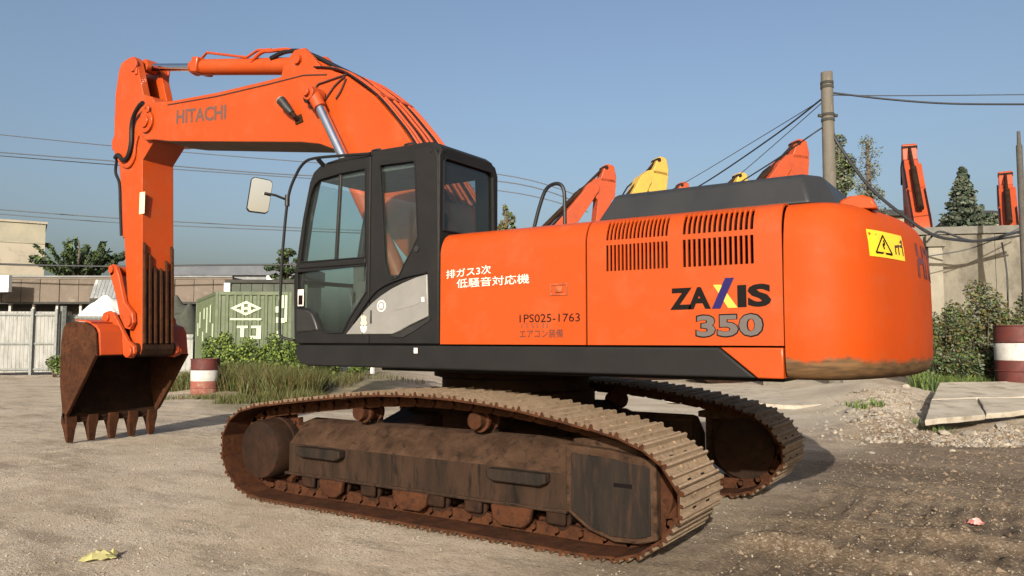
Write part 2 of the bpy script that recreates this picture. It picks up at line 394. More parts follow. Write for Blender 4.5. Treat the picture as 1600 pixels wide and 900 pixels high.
# centre frame
m = MB(); m.prism([(1.15,.42),(1.15,.72),(.75,.92),(-.75,.92),(-1.15,.72),(-1.15,.42)], -.62, .62)
for s in (1, -1):
    for x in (.72, -.72):
        m.prism([(.5*s,.45),(.5*s,.86),(1.12*s,.68),(1.12*s,.36)], x-.28, x+.28, 'x')
m.build('centre_frame', M['rust_dark'], EX, bevel=.02)
m = MB(); m.lathe([(.80,.90),(.80,1.04),(.74,1.06),(.74,1.16),(.82,1.18),(.82,1.30)], 40); m.build('slewing_ring', M['rust_dark'], EX)

# ---- upper structure
m = MB(); m.box((1.3,-1.44,1.31),(-2.98,1.40,1.47)); m.box((.9,-1.0,1.24),(-2.9,1.0,1.32)); uf = m.build('upper_frame', M['dark'], EX, bevel=.01)
m = MB(); m.box((-.24,-1.44,1.47),(-2.97,1.36,2.38)); m.build('machinery_core', M['gap'], EX, 0)
m = MB(); m.prism([(1.56,1.485),(1.56,1.39),(1.53,1.345),(1.47,1.305),(1.37,1.287),(-2.845,1.287),(-2.60,1.485)], 1.36, 1.495)
m.build('lower_side_skirt', M['dark'], EX, bevel=.014, seg=3)
m = MB(); m.prism([(-2.612,1.485),(-2.857,1.287),(-3.02,1.287),(-3.02,1.485)], 1.36, 1.494)
rc = m.build('skirt_end_corner', M['orange'], EX, bevel=.008); rc['label'] = 'orange rear corner of the dark skirt'
m = MB(); m.box((.02,1.497,1.42),(.06,1.4985,1.465)); m.build('small_white_label', M['white_text'], EX, 0)

PROF = [(1.495,1.498),(1.495,1.75),(1.495,2.035),(1.495,2.225),(1.495,2.262),(1.488,2.30),(1.474,2.34),(1.452,2.378),(1.425,2.408),(1.385,2.430),(1.33,2.442),(1.1,2.447)]
def panel(name, x0, x1, groups, parent):
    xs = [x0, x1]; slots = []
    for (a, b, n) in groups:
        p = (b-a)/(n-.45)
        for k in range(n): slots.append((a+k*p, a+k*p+p*.60)); xs += list(slots[-1])
    xs = sorted(set(xs), reverse=True)
    def kindcol(a, b):
        c = (a+b)/2
        if any(min(s) < c < max(s) for s in slots): return 'slot'
        if any(min(g[0], g[1]) < c < max(g[0], g[1]) for g in groups): return 'bar'
        return 'solid'
    main = MB(); bars = []
    P = PROF
    def quad(mb, i, j): mb.add([(xs[i],*P[j]),(xs[i+1],*P[j]),(xs[i+1],*P[j+1]),(xs[i],*P[j+1])],[(0,1,2,3)])
    rows = {2: (2, 3), 4: (4, 8)}
    for i in range(len(xs)-1):
        kc = kindcol(xs[i], xs[i+1]); j = 0
        while j < len(P)-1:
            if kc != 'solid' and j in rows:
                a, b = rows[j]
                if kc == 'bar':
                    mb = MB()
                    for q in range(a, b): quad(mb, i, q)
                    bars.append(mb)
                j = b; continue
            quad(main, i, j); j += 1
    def fin(mb, nm, par, sm=40):
        me = mb.mesh(nm, M['orange'], sm, fix=False)
        bm = bmesh.new(); bm.from_mesh(me); bmesh.ops.remove_doubles(bm, verts=bm.verts, dist=1e-5); bm.to_mesh(me); bm.free()
        o = bpy.data.objects.new(nm, me); col.objects.link(o); o.parent = par
        sd = o.modifiers.new('thickness', 'SOLIDIFY'); sd.thickness = .016; sd.offset = -1
        es = o.modifiers.new('split', 'EDGE_SPLIT'); es.split_angle = R(40)
        return o
    o = fin(main, name, parent)
    for b in bars: fin(b, 'slat', o)
    return o
p1 = panel('side_door', -.225, -1.603, [], EX); p1['label'] = 'orange side door with white and black lettering'
p2 = panel('engine_door', -1.617, -3.026, [(-1.775,-2.25,16),(-2.362,-2.845,14)], EX); p2['label'] = 'orange engine door with louvre slots and model lettering'
m = MB(); m.box((-.235,-1.44,2.385),(-2.97,1.12,2.444)); m.build('deck_cover', M['orange'], EX, bevel=.01)
# door latch: framed recess plate with a lock
m = MB(); m.prism([(-1.30,1.872),(-1.45,1.872),(-1.45,1.962),(-1.30,1.962)], 1.494, 1.503, holes=[[(-1.312,1.884),(-1.438,1.884),(-1.438,1.950),(-1.312,1.950)]])
m.build('latch_frame', M['latch'], p1, bevel=.002)
m = MB(); m.box((-1.345,1.494,1.895),(-1.405,1.507,1.942)); m.cyl((-1.375,1.5,1.918),(-1.375,1.511,1.918),.012,10); m.build('latch', M['latch'], p1, bevel=.003)

TY = 1.4975
letters('排ガス3次', 'lettering', (-.288,TY,2.045), (-.745,TY,2.068), .072, M['white_text'], p1, offset=.004)
letters('低騒音対応機', 'lettering', (-.398,TY,1.962), (-1.11,TY,1.975), .076, M['white_text'], p1, offset=.002)
letters('1PS025-1763', 'lettering', (-1.02,TY,1.670), (-1.555,TY,1.672), .062, M['black_text'], p1)
letters('エアコン装備', 'lettering', (-1.02,TY,1.548), (-1.41,TY,1.552), .066, M['dull_text'], p1, offset=.003)
m = MB(); rs = random.Random(4)
for k in range(6):      # worn remains of a pale line of print
    x = -1.03-.045*k
    for q in range(4):
        a = rs.uniform(0, .02); z = 1.628+.01*q
        m.box((x-a, TY-.0005, z), (x-a-rs.uniform(.008,.018), TY+.0005, z+.005))
m.build('worn_lettering', M['fade_text'], p1, 0)
letters('ZA', 'lettering', (-2.265,TY,1.742), (-2.555,TY,1.745), .150, M['black_text'], p2, offset=.045)
letters('IS', 'lettering', (-2.735,TY,1.748), (-2.955,TY,1.752), .150, M['black_text'], p2, offset=.045)
m = MB(); m.prism([(-2.572,1.905),(-2.625,1.905),(-2.735,1.748),(-2.672,1.748)], TY-.0008, TY+.0002); m.build('lettering', M['yellow_text'], p2, 0)
m = MB(); m.prism([(-2.562,1.745),(-2.620,1.745),(-2.715,1.948),(-2.655,1.948)], TY+.001, TY+.002); m.build('lettering', M['blue_text'], p2, 0)
letters('350', 'lettering', (-2.443,TY,1.548), (-2.905,TY,1.554), .160, M['black_text'], p2, offset=.055)
letters('350', 'lettering', (-2.453,TY+.002,1.557), (-2.895,TY+.002,1.563), .142, M['grey_text'], p2, offset=.032)

# engine hood and hand rail
m = MB()
b0 = [(-1.60,1.30),(-3.16,1.30),(-3.30,1.10),(-3.30,-1.2),(-1.60,-1.2)]; b1 = [(-1.70,1.20),(-3.10,1.20),(-3.20,1.04),(-3.20,-1.1),(-1.70,-1.1)]
v = [(x,y,2.435) for x, y in b0]+[(x,y,2.64) for x, y in b1]+[(x*.985-.03,y*.95,2.662) for x, y in b1]
f = []
for q in (0, 5):
    for i in range(5): f.append((q+i, q+(i+1) % 5, q+5+(i+1) % 5, q+5+i))
f += [(14,13,12,11,10), (0,1,2,3,4)]
m.add(v, f); m.build('engine_hood', M['hood'], EX, 25, bevel=.02, seg=3)
m = MB(); m.tube(catmull([(-.90,1.1,2.44),(-.96,1.1,2.64),(-1.03,1.1,2.79),(-1.13,1.1,2.825),(-1.195,1.1,2.77),(-1.205,1.1,2.60),(-1.205,1.1,2.44)],6), .016, 8); m.build('hand_rail', M['rubber'], EX)
m = MB(); m.cyl((-.6,-.9,2.44),(-.6,-.9,2.62),.05,12); m.build('exhaust_stub', M['dark'], EX)

# ---- counterweight
half = [(-3.034,1.492)]
p0, pa, pb, p3 = Vector((-3.09,1.492)), Vector((-3.38,1.492)), Vector((-3.505,1.36)), Vector((-3.60,.95))
for k in range(13):
    t = k/12; half.append(tuple(p0*(1-t)**3+pa*3*t*(1-t)**2+pb*3*t*t*(1-t)+p3*t**3))
RC = math.hypot(-3.60, .95)
a0 = math.atan2(.95, 3.60)
for k in range(1, 8): a = a0*(1-k/7); half.append((-RC*math.cos(a), RC*math.sin(a)))
plan = half+[(x,-y) for x, y in reversed(half[:-1])]
PL = [Vector(p) for p in plan]; NP = len(PL)
def nrm(i):
    if i == 0: return Vector((0, 1))
    if i == NP-1: return Vector((0, -1))
    t = (PL[i+1]-PL[i-1]).normalized(); return Vector((t.y, -t.x))
if nrm(NP//2).x > 0:
    _n = nrm
    nrm = lambda i: (_n(i) if i in (0, NP-1) else -_n(i))
RINGS = [(1.278,.14),(1.283,.085),(1.30,.045),(1.335,.014),(1.40,0),(1.65,-.004),(1.95,0),(2.12,.010),(2.22,.022),(2.30,.042),(2.36,.072),(2.405,.12),(2.43,.18),(2.44,.26)]
m = MB(); v = []
for z, ins in RINGS:
    for i in range(NP): q = PL[i]-nrm(i)*ins; v.append((min(q.x, -3.034), q.y, z))
f = []
for j in range(len(RINGS)-1):
    for i in range(NP-1): f.append((j*NP+i, j*NP+i+1, (j+1)*NP+i+1, (j+1)*NP+i))
    f.append((j*NP+NP-1, j*NP, (j+1)*NP, (j+1)*NP+NP-1))
f += [tuple(range(NP)), tuple((len(RINGS)-1)*NP+i for i in range(NP))]
m.add(v, f)
mc = mat('counterweight_paint', (.425,.054,.0050), (.37,.056,.0085), (.35,.075,.022), scale=1.1, rough=.62, spec=.08, c3scale=3.5, c3lo=.52, c3hi=.85, bump=.05, bscale=5)
nt = mc.node_tree; N = nt.nodes; L = nt.links; bs = N['Principled BSDF']; src = bs.inputs['Base Color'].links[0].from_socket
tc = [n for n in N if n.type == 'TEX_COORD'][0]; sx = N.new('ShaderNodeSeparateXYZ'); L.new(tc.outputs['Object'], sx.inputs[0])
nn = N.new('ShaderNodeTexNoise'); nn.inputs['Scale'].default_value = 2.6; nn.inputs['Detail'].default_value = 9; nn.inputs['Roughness'].default_value = .68; L.new(tc.outputs['Object'], nn.inputs[0])
ad = N.new('ShaderNodeMath'); ad.operation = 'MULTIPLY_ADD'; L.new(nn.outputs[0], ad.inputs[0]); ad.inputs[1].default_value = .26; L.new(sx.outputs[2], ad.inputs[2])
rg = N.new('ShaderNodeMapRange'); rg.inputs[1].default_value = 1.555; rg.inputs[2].default_value = 1.515; L.new(ad.outputs[0], rg.inputs[0])
mp_ = N.new('ShaderNodeMapping'); mp_.inputs['Scale'].default_value = (2, 2, 14); L.new(tc.outputs['Object'], mp_.inputs[0])
n2 = N.new('ShaderNodeTexNoise'); n2.inputs['Scale'].default_value = 3; n2.inputs['Detail'].default_value = 8; L.new(mp_.outputs[0], n2.inputs[0])
cr = N.new('ShaderNodeMapRange'); cr.inputs[1].default_value = .35; cr.inputs[2].default_value = .65; L.new(n2.outputs[0], cr.inputs[0])
mxa = N.new('ShaderNodeMix'); mxa.data_type = 'RGBA'; L.new(cr.outputs[0], mxa.inputs[0]); mxa.inputs[6].default_value = (.055,.034,.018,1); mxa.inputs[7].default_value = (.12,.066,.031,1)
mxb = N.new('ShaderNodeMix'); mxb.data_type = 'RGBA'; L.new(rg.outputs[0], mxb.inputs[0]); L.new(src, mxb.inputs[6]); L.new(mxa.outputs[2], mxb.inputs[7]); L.new(mxb.outputs[2], bs.inputs['Base Color'])
CW = m.build('counterweight', mc, EX, 30); CW['label'] = 'rounded orange counterweight scraped brown along its bottom edge'
m = MB(); m.prism([(-3.28,2.42),(-3.30,2.475),(-3.36,2.50),(-3.44,2.50),(-3.50,2.475),(-3.53,2.40)], .92, 1.04); m.build('lifting_eye', M['orange'], CW, bevel=.015)
# arc length lookup over the counterweight face
acc = [0]
for i in range(1, NP): acc.append(acc[-1]+(PL[i]-PL[i-1]).length)
def cw_pt(s, z, off=.003):
    i = max(0, min(NP-2, int(np.searchsorted(acc, s, 'right'))-1)); t = (s-acc[i])/(acc[i+1]-acc[i])
    q = PL[i].lerp(PL[i+1], t); n = (nrm(i)*(1-t)+nrm(i+1)*t).normalized()
    ins = float(np.interp(z, [r[0] for r in RINGS], [r[1] for r in RINGS]))
    q = q-n*(ins-off); return (q.x, q.y, z)
def cw_patch(name, s0, s1, z0, z1, mt, off, n=8):
    m = MB(); v = []
    for j in range(3):
        for i in range(n+1): v.append(cw_pt(s0+(s1-s0)*i/n, z0+(z1-z0)*j/2, off))
    f = [(j*(n+1)+i, j*(n+1)+i+1, (j+1)*(n+1)+i+1, (j+1)*(n+1)+i) for j in range(2) for i in range(n)]
    m.add(v, f); return m.build(name, mt, CW, 60)
def sy(y): return next(acc[i]+(acc[i+1]-acc[i])*(PL[i].y-y)/(PL[i].y-PL[i+1].y) for i in range(NP-1) if PL[i].y >= y > PL[i+1].y)
S0, S1 = sy(1.235), sy(.72)
cw_patch('warning_sticker', S0, S1, 2.07, 2.245, M['sticker'], .003)
def cw_strokes(name, segs, w, mt, off):
    m = MB()
    for (a, b, c, d) in segs:
        p, q = Vector((a*(S1-S0), b*.175)), Vector((c*(S1-S0), d*.175)); t = (q-p).normalized(); n = Vector((-t.y, t.x))*w/2
        v = [cw_pt(S0+k.x, 2.07+k.y, off) for k in (p-n, q-n, q+n, p+n)]; m.add(v, [(0,1,2,3)])
    return m.build(name, mt, CW, 0, fix=False)
cw_strokes('warning_sign', [(.14,.16,.58,.16),(.14,.16,.36,.84),(.58,.16,.36,.84),(.36,.32,.33,.5),(.33,.5,.39,.5),(.39,.5,.36,.66)], .014, M['black_text'], .006)
cw_strokes('warning_sign', [(.70,.2,.70,.55),(.80,.2,.80,.5),(.70,.5,.84,.56),(.94,.2,.94,.8),(.86,.56,.94,.56),(.88,.7,.94,.8)], .016, M['dull_text'], .006)
def rw(u, v): return cw_pt(sy(.42)+u*(sy(-1.1)-sy(.42)), 1.98+v*.25, .004)
letters('HITACHI', 'lettering', None, None, None, M['purple_text'], CW, offset=.03, warp=rw)

# ---- cab
CABM = M['dark']
outer = [(1.60,1.50),(1.625,2.10),(1.51,2.72),(1.42,3.06),(1.37,3.15),(1.28,3.205),(1.0,3.215),(-.06,3.205),(-.15,3.17),(-.18,3.10),(-.19,1.50)]
win1 = [(1.535,2.285),(1.465,2.72),(1.40,2.955),(1.355,3.03),(1.28,3.075),(1.02,3.10),(.675,3.105),(.665,2.285)]
win2 = [(.50,3.115),(.085,3.10),(.04,2.43),(.10,2.32),(.19,2.20),(.25,2.10),(.29,2.075),(.34,2.07),(.39,2.11),(.43,2.24)]
win3 = [(1.575,2.195),(.655,2.215),(.645,1.97),(.86,1.72),(.94,1.60),(1.14,1.60),(1.24,1.63),(1.33,1.78),(1.42,1.83),(1.56,1.845)]
m = MB(); m.box((1.58,.60,1.485),(-.19,1.46,1.60)); cab = m.build('cab', CABM, EX, bevel=.02); cab['label'] = 'dark grey operator cab with tinted windows'
def split(poly, x, keep_gt):
    out = []; n = len(poly)
    for i in range(n):
        a, b = poly[i], poly[(i+1) % n]; ia = (a[0] > x) == keep_gt; ib = (b[0] > x) == keep_gt
        if ia: out.append(a)
        if ia != ib: t = (x-a[0])/(b[0]-a[0]); out.append((x, a[1]+t*(b[1]-a[1])))
    return out
m = MB(); m.prism(split(outer, .615, True), 1.43, 1.478, holes=[win1, win3]); m.build('door', CABM, cab, bevel=.008)
m = MB(); m.prism(split(outer, .603, False), 1.43, 1.480, holes=[win2]); m.build('rear_side_panel', CABM, cab, bevel=.008)
m = MB(); m.box((.602,1.44,1.55),(.616,1.466,3.2)); m.build('door_seam', M['gap'], cab, 0)
def pane(poly, y, name, mt, th=.006):
    m = MB(); m.prism(poly, y, y+th); return m.build(name, mt, cab, 0)
grow = lambda p, k: [(sum(a for a, _ in p)/len(p)+(x-sum(a for a, _ in p)/len(p))*k, sum(b for _, b in p)/len(p)+(z-sum(b for _, b in p)/len(p))*k) for x, z in p]
pane(grow(win1,1.015), 1.448, 'door_window', M['glass']); pane(grow(win2,1.02), 1.448, 'quarter_window', M['glass']); pane(grow(win3,1.015), 1.448, 'lower_door_window', M['glass'])
m = MB(); m.box((1.00,1.438,2.28),(1.028,1.468,3.11), M=Matrix.Translation((1.0,0,2.28)) @ Matrix.Rotation(R(-3.2),4,'Y') @ Matrix.Translation((-1.0+.05,0,-2.28))); m.build('window_divider', M['black'], cab, bevel=.003)
# window gaskets
def gasket(poly, name, k=1.0, r=.008, y=1.480):
    m = MB(); P = [(x, y, z) for x, z in poly]; P.append(P[0]); m.tube(P, r, 6, cap=False); return m.build(name, M['rubber'], cab)
gasket(win1,'window_gasket'); gasket(win2,'window_gasket'); gasket(win3,'window_gasket', r=.011)
m = MB(); m.box((1.55,1.455,2.222),(.655,1.492,2.272)); m.build('door_waist_rail', CABM, cab, bevel=.01)
m = MB(); m.prism([(1.57,1.84),(1.42,1.825),(1.35,1.80),(1.29,1.70),(1.26,1.62),(1.57,1.60)], 1.40, 1.492); m.build('lamp_cover', M['black'], cab, bevel=.02, seg=3)
m = MB(); m.box((1.555,1.479,1.86),(1.475,1.483,2.02)); m.build('notice_sticker', M['white_text'], cab, 0)
m = MB(); m.box((1.545,1.4832,1.872),(1.485,1.4842,1.965)); m.build('notice_picture', M['black_text'], cab, 0)
# silver trim
sil = [(.89,1.585),(.79,1.675),(.68,1.775),(.57,1.86),(.46,1.925),(.33,1.985),(.20,2.03),(.06,2.07),(-.075,2.095),(-.09,1.735),(.12,1.66),(.22,1.615),(.32,1.585)]
m = MB(); m.prism(split(sil,.685,True), 1.476, 1.492); m.build('silver_trim', M['silver'], cab, bevel=.006)
m = MB(); m.prism(split(sil,.675,False), 1.476, 1.494); tr = m.build('silver_trim', M['silver'], cab, bevel=.006)
m = MB(); m.prism([(.30,1.79),(.12,1.89),(-.075,1.97),(-.08,1.89),(.05,1.83)], 1.493, 1.497); m.build('trim_crease', M['silver'], cab, bevel=.003)
m = MB(); m.prism([(.36,1.565),(.12,1.645),(-.07,1.71),(-.10,1.745),(-.11,1.70),(.09,1.60),(.2,1.555)], 1.476, 1.490); m.build('trim_lower_strip', M['black'], cab, 0)  # black strip along the lower edge of the silver trim
m = MB(); m.tube(catmull([(.79,1.494,1.69),(.52,1.497,1.965),(.20,1.497,2.075),(-.075,1.497,2.11)],6), .009, 6); m.build('trim_edge', M['rubber'], cab)
m = MB(); m.cyl((.445,1.493,1.835),(.445,1.4965,1.835),.052,24); m.build('round_sticker', M['white_text'], cab)
m = MB(); m.cyl((.445,1.4962,1.835),(.445,1.4975,1.835),.040,24); m.build('sticker_ring', M['silver'], cab)
m = MB(); m.prism([(.425,1.815),(.465,1.815),(.468,1.845),(.455,1.860),(.436,1.860),(.422,1.845)], 1.497, 1.4985); m.build('sticker_motif', M['white_text'], cab, 0)
m = MB(); m.prism([(.70,1.68),(.685,1.72),(.70,1.74),(.66,1.755),(.625,1.735),(.635,1.72),(.62,1.68),(.66,1.655)], 1.4915, 1.4945); m.build('crest_sticker', M['pale_label'], cab, 0)
m = MB(); m.prism([(.70,1.655),(.69,1.615),(.66,1.595),(.63,1.615),(.62,1.655),(.66,1.668)], 1.4915, 1.4945); m.build('crest_sticker', M['white_text'], cab, 0)
m = MB(); m.box((.56,1.487,1.68),(.575,1.505,1.80)); m.build('door_handle', M['black'], cab, bevel=.005)
m = MB(); m.box((-.02,1.493,1.86),(-.05,1.4985,1.90)); m.build('key_lock', M['white_text'], cab, 0)
m = MB(); m.cyl((.05,1.478,2.32),(.05,1.492,2.32),.028,12); m.build('cab_lock', M['black'], cab)
# roof
m = MB()
prof = [(1.30,3.19),(1.22,3.24),(1.0,3.262),(.5,3.268),(0,3.262),(-.10,3.25),(-.17,3.20),(-.185,3.15),(-.1,3.12),(1.3,3.12)]
m.prism(prof, .66, 1.44); m.build('cab_roof', CABM, cab, bevel=.045, seg=4)
for x in (.62, .22):
    m = MB(); m.tube(catmull([(x+.055,1.40,3.22),(x+.055,1.40,3.275),(x+.035,1.40,3.287),(x-.035,1.40,3.287),(x-.055,1.40,3.275),(x-.055,1.40,3.22)],4), .010, 6); m.build('roof_grip', M['black'], cab)
# rear wall
rw_ = [(1.478,1.50),(1.478,3.12),(1.44,3.18),(1.36,3.20),(.74,3.20),(.64,3.16),(.60,3.08),(.60,1.50)]
rh = [(1.425,2.47),(1.425,3.07),(1.39,3.105),(.72,3.105),(.68,3.06),(.67,2.52),(.72,2.47)]
m = MB(); m.prism(rw_, -.195, -.15, 'x', holes=[rh]); m.build('rear_wall', CABM, cab, bevel=.01)
m = MB(); m.prism(grow(rh,1.03), -.172, -.168, 'x'); m.build('rear_window', M['glass_dark'], cab, 0)
m = MB(); P = [(-.196, a, b) for a, b in rh]; P.append(P[0]); m.tube(P, .010, 6, cap=False); m.build('window_gasket', M['rubber'], cab)
m = MB(); m.cyl((-.10,1.478,3.165),(-.10,1.484,3.165),.018,10); m.build('roof_bolt', M['rubber'], cab)
m = MB(); m.cyl((-.195,1.42,3.165),(-.20,1.42,3.165),.018,10); m.build('roof_bolt', M['rubber'], cab)
# right wall, front
rwin = [(1.50,2.20),(1.36,3.02),(1.28,3.08),(.05,3.09),(.02,2.2)]
m = MB(); m.prism(outer, .60, .64, holes=[rwin]); m.build('right_wall', CABM, cab, bevel=.008)
m = MB(); m.prism(grow(rwin,1.02), .618, .623); m.build('right_window', M['glass'], cab, 0)
fm = lambda y0, y1, pts, nm, mt, bv: (lambda mm: mm.build(nm, mt, cab, bevel=bv))(MB().prism(pts, y0, y1))
for y0, y1 in ((1.39,1.43),(.64,.68)):
    fm(y0, y1, [(1.605,1.55),(1.63,2.10),(1.51,2.73),(1.42,3.07),(1.36,3.16),(1.30,3.16),(1.36,3.04),(1.45,2.72),(1.56,2.10),(1.54,1.55)], 'front_pillar', CABM, .01)
fm(.68, 1.39, [(1.597,1.62),(1.612,2.10),(1.495,2.72),(1.41,3.05),(1.404,3.05),(1.489,2.72),(1.606,2.10),(1.591,1.62)], 'windscreen', M['glass'], 0)
fm(.68, 1.39, [(1.605,2.12),(1.61,2.08),(1.58,2.08),(1.575,2.12)], 'windscreen_bar', CABM, .004)
# interior
m = MB(); m.box((.25,.85,1.72),(.75,1.22,1.98)); m.box((.12,.86,1.95),(.30,1.20,2.50), M=Matrix.Translation((.2,0,1.95)) @ Matrix.Rotation(R(-8),4,'Y') @ Matrix.Translation((-.2,0,-1.95)))
m.box((.12,.93,2.55),(.22,1.13,2.72)); m.build('seat', M['interior'], cab, bevel=.04, seg=3)
for y in (.74, 1.30):
    m = MB(); m.box((.3,y-.06,1.6),(.9,y+.06,2.08)); m.tube([(.82,y,2.08),(.84,y,2.22),(.86,y,2.30)],[.014,.014,.022],8); m.build('control_console', M['interior'], cab, bevel=.02)
m = MB(); m.box((1.3,.68,1.6),(1.5,.80,2.35)); m.tube([(1.15,1.0,1.6),(1.2,1.0,1.95),(1.22,1.0,2.05)],.012,6); m.tube([(1.15,1.12,1.6),(1.2,1.12,1.95),(1.22,1.12,2.05)],.012,6); m.build('monitor_and_levers', M['interior'], cab, bevel=.01)
m = MB(); m.box((1.30,.66,3.06),(-.15,1.43,3.12)); m.build('headliner', M['interior'], cab, 0)
# handrail with mirror
m = MB(); m.tube(catmull([(.62,1.48,3.235),(.95,1.53,3.25),(1.28,1.55,3.265),(1.42,1.55,3.24),(1.53,1.55,3.14),(1.64,1.55,2.93),(1.70,1.55,2.48),(1.725,1.55,2.04),(1.73,1.55,1.66),(1.70,1.55,1.565),(1.58,1.50,1.53)],6), .014, 8)
m.cyl((1.24,1.45,3.19),(1.24,1.55,3.26),.022,8); m.build('hand_rail', M['rubber'], cab)
m = MB(); m.tube([(1.655,1.55,2.90),(1.70,1.66,2.935),(1.76,1.74,2.95)], .012, 6); m.cyl((1.655,1.55,2.84),(1.655,1.55,2.95),.024,10); m.build('mirror_arm', M['rubber'], cab)
Mm = Matrix.Translation((1.80,1.76,2.925)) @ Matrix.Rotation(R(150),4,'Z') @ Matrix.Rotation(R(2.1),4,'Y') @ Matrix.Rotation(R(-7),4,'X')
# local: x thickness (glass towards +x), y width, z height
rr = [(-.115,-.15),(-.085,-.175),(.085,-.165),(.115,-.14),(.115,.15),(.085,.175),(-.085,.175),(-.115,.15)]
m = MB(); m.prism([(a*1.06,b*1.06) for a, b in rr], -.05, 0.0, mp=lambda u, v, w: tuple(Mm @ Vector((w,u*.84,v*.93)))); m.build('mirror_housing', M['rubber'], cab, bevel=.012)
m = MB(); m.prism(rr, 0.0, .004, mp=lambda u, v, w: tuple(Mm @ Vector((w,u*.84,v*.93)))); m.build('mirror', M['mirror'], cab, 0)
# tank boxes on the other side of the boom
m = MB(); m.box((1.25,-1.44,1.47),(-.2,-.52,2.22)); m.build('tank_box', M['orange'], EX, bevel=.04)

# ---- boom
topE = [(5.60,4.895),(4.54,4.83),(3.50,4.80),(3.0,4.80),(2.70,4.785),(2.42,4.72),(2.14,4.60),(1.68,4.27),(1.34,3.92),(1.11,3.64),(.62,2.95),(.22,2.25),(.0,1.95)]
botE = [(.10,1.72),(.42,1.70),(.70,1.95),(1.25,2.48),(1.70,2.95),(1.97,3.33),(2.12,3.60),(2.30,3.745),(2.55,3.845),(2.88,3.915),(4.2,4.11),(5.64,4.325)]
tip = [(6.0,4.40),(6.2,4.42),(6.34,4.52),(6.40,4.68),(6.35,4.84),(6.2,4.94),(6.0,4.955)]
BOOM = list(reversed(topE))
boom_poly = botE+tip+topE
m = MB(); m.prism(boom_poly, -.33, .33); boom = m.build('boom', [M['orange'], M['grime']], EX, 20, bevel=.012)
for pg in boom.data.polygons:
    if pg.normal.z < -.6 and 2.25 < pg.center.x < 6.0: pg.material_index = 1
for s in (1, -1):
    m = MB(); m.cyl((6.15,.33*s,4.68),(6.15,.37*s,4.68),.16,24); m.cyl((6.15,.37*s,4.68),(6.15,.40*s,4.68),.09,16); m.box((6.05,.37*s,4.80),(6.11,.392*s,4.90)); m.build('boom_end_boss', M['orange'], boom, bevel=.006)
letters('HITACHI', 'lettering', (5.45,.333,4.54), (4.34,.333,4.43), .20, M['fade_text'], boom, up=(.0,0,1), offset=.026)
# side flange line under the top edge
fl = [(5.66,4.85),(4.54,4.775),(3.50,4.745),(2.85,4.735),(2.45,4.665)]
m = MB(); m.tube([(x,.334,z) for x, z in fl], .009, 6); m.build('edge_weld', M['dull_text'], boom)
# steel pipes over the back of the boom
def toppath(y, h, i0=2, i1=10):
    out = []
    for i in range(i0, i1+1):
        a = Vector(topE[max(i-1,0)]); b = Vector(topE[min(i+1,len(topE)-1)]); t = (b-a).normalized(); n = Vector((-t.y, t.x))
        if n.y < 0: n = -n
        q = Vector(topE[i])+n*h; out.append((q.x, y, q.y))
    return out
for y, h in ((.27,.03),(.20,.032),(.05,.032),(-.05,.032),(-.20,.032),(-.27,.03)):
    m = MB(); m.tube(catmull(toppath(y, h, 4 if abs(y) > .1 else 3), 5), .018, 8); m.build('hydraulic_pipe', M['orange_old'], boom)
for y in (.303, .315, .235, .16, .12, 0, -.12, -.16):
    m = MB(); m.tube(catmull(toppath(y, .028, 4), 5), .010, 6); m.build('hose', M['rubber'], boom)
for i in (5, 7):
    a = Vector(topE[i-1]); b = Vector(topE[i+1]); t = (b-a).normalized(); n = Vector((-t.y, t.x)); n = -n if n.y < 0 else n; c = Vector(topE[i])
    m = MB(); m.prism([tuple(c-t*.03), tuple(c+t*.03), tuple(c+t*.03+n*.05), tuple(c-t*.03+n*.05)], -.29, .29); m.build('pipe_clamp', M['orange_old'], boom, bevel=.006)
# black hose arching over the arm cylinder foot
m = MB(); m.tube(catmull([(3.75,.10,5.20),(3.5,.1,5.23),(3.2,.1,5.18),(2.85,.1,5.02),(2.55,.1,4.85),(2.3,.1,4.715),(2.1,.1,4.60),(1.95,.1,4.49)],6), .030, 8); m.build('hose', M['rubber'], boom)
m = MB(); m.tube(catmull([(4.15,.10,5.24),(3.95,.1,5.32),(3.75,.1,5.30),(3.4,.1,5.24),(3.0,.1,5.06)],6), .026, 8); m.build('hydraulic_pipe', M['orange_old'], boom)
# thin lines to the boom cylinder
for pts in ([(2.12,.345,4.60),(2.45,.345,4.58),(2.60,.345,4.56),(2.63,.345,4.44)], [(2.14,.345,4.58),(2.30,.345,4.50),(2.46,.345,4.36)], [(2.12,.345,4.55),(2.2,.345,4.42),(2.28,.345,4.34)]):
    m = MB(); m.tube(catmull(pts,5), .011, 6); m.build('hose', M['dull_text'], boom)
# work lamp on the boom side
m = MB(); m.tube([(2.92,.33,4.20),(2.92,.40,4.22),(2.98,.43,4.30)], .03, 8); m.prism([(2.84,4.16),(2.97,4.14),(2.99,4.23),(2.88,4.26)], .331, .345); m.build('lamp_bracket', M['rust_dark'], boom)
m = MB(); m.tube([(2.95,.42,4.26),(3.02,.43,4.33),(3.10,.44,4.42),(3.12,.445,4.44)], [.035,.05,.06,.06], 12); m.build('work_lamp', M['black'], boom)
m = MB(); m.cyl((3.122,.446,4.442),(3.132,.448,4.452),.052,12); m.build('lamp_lens', M['silver'], boom)
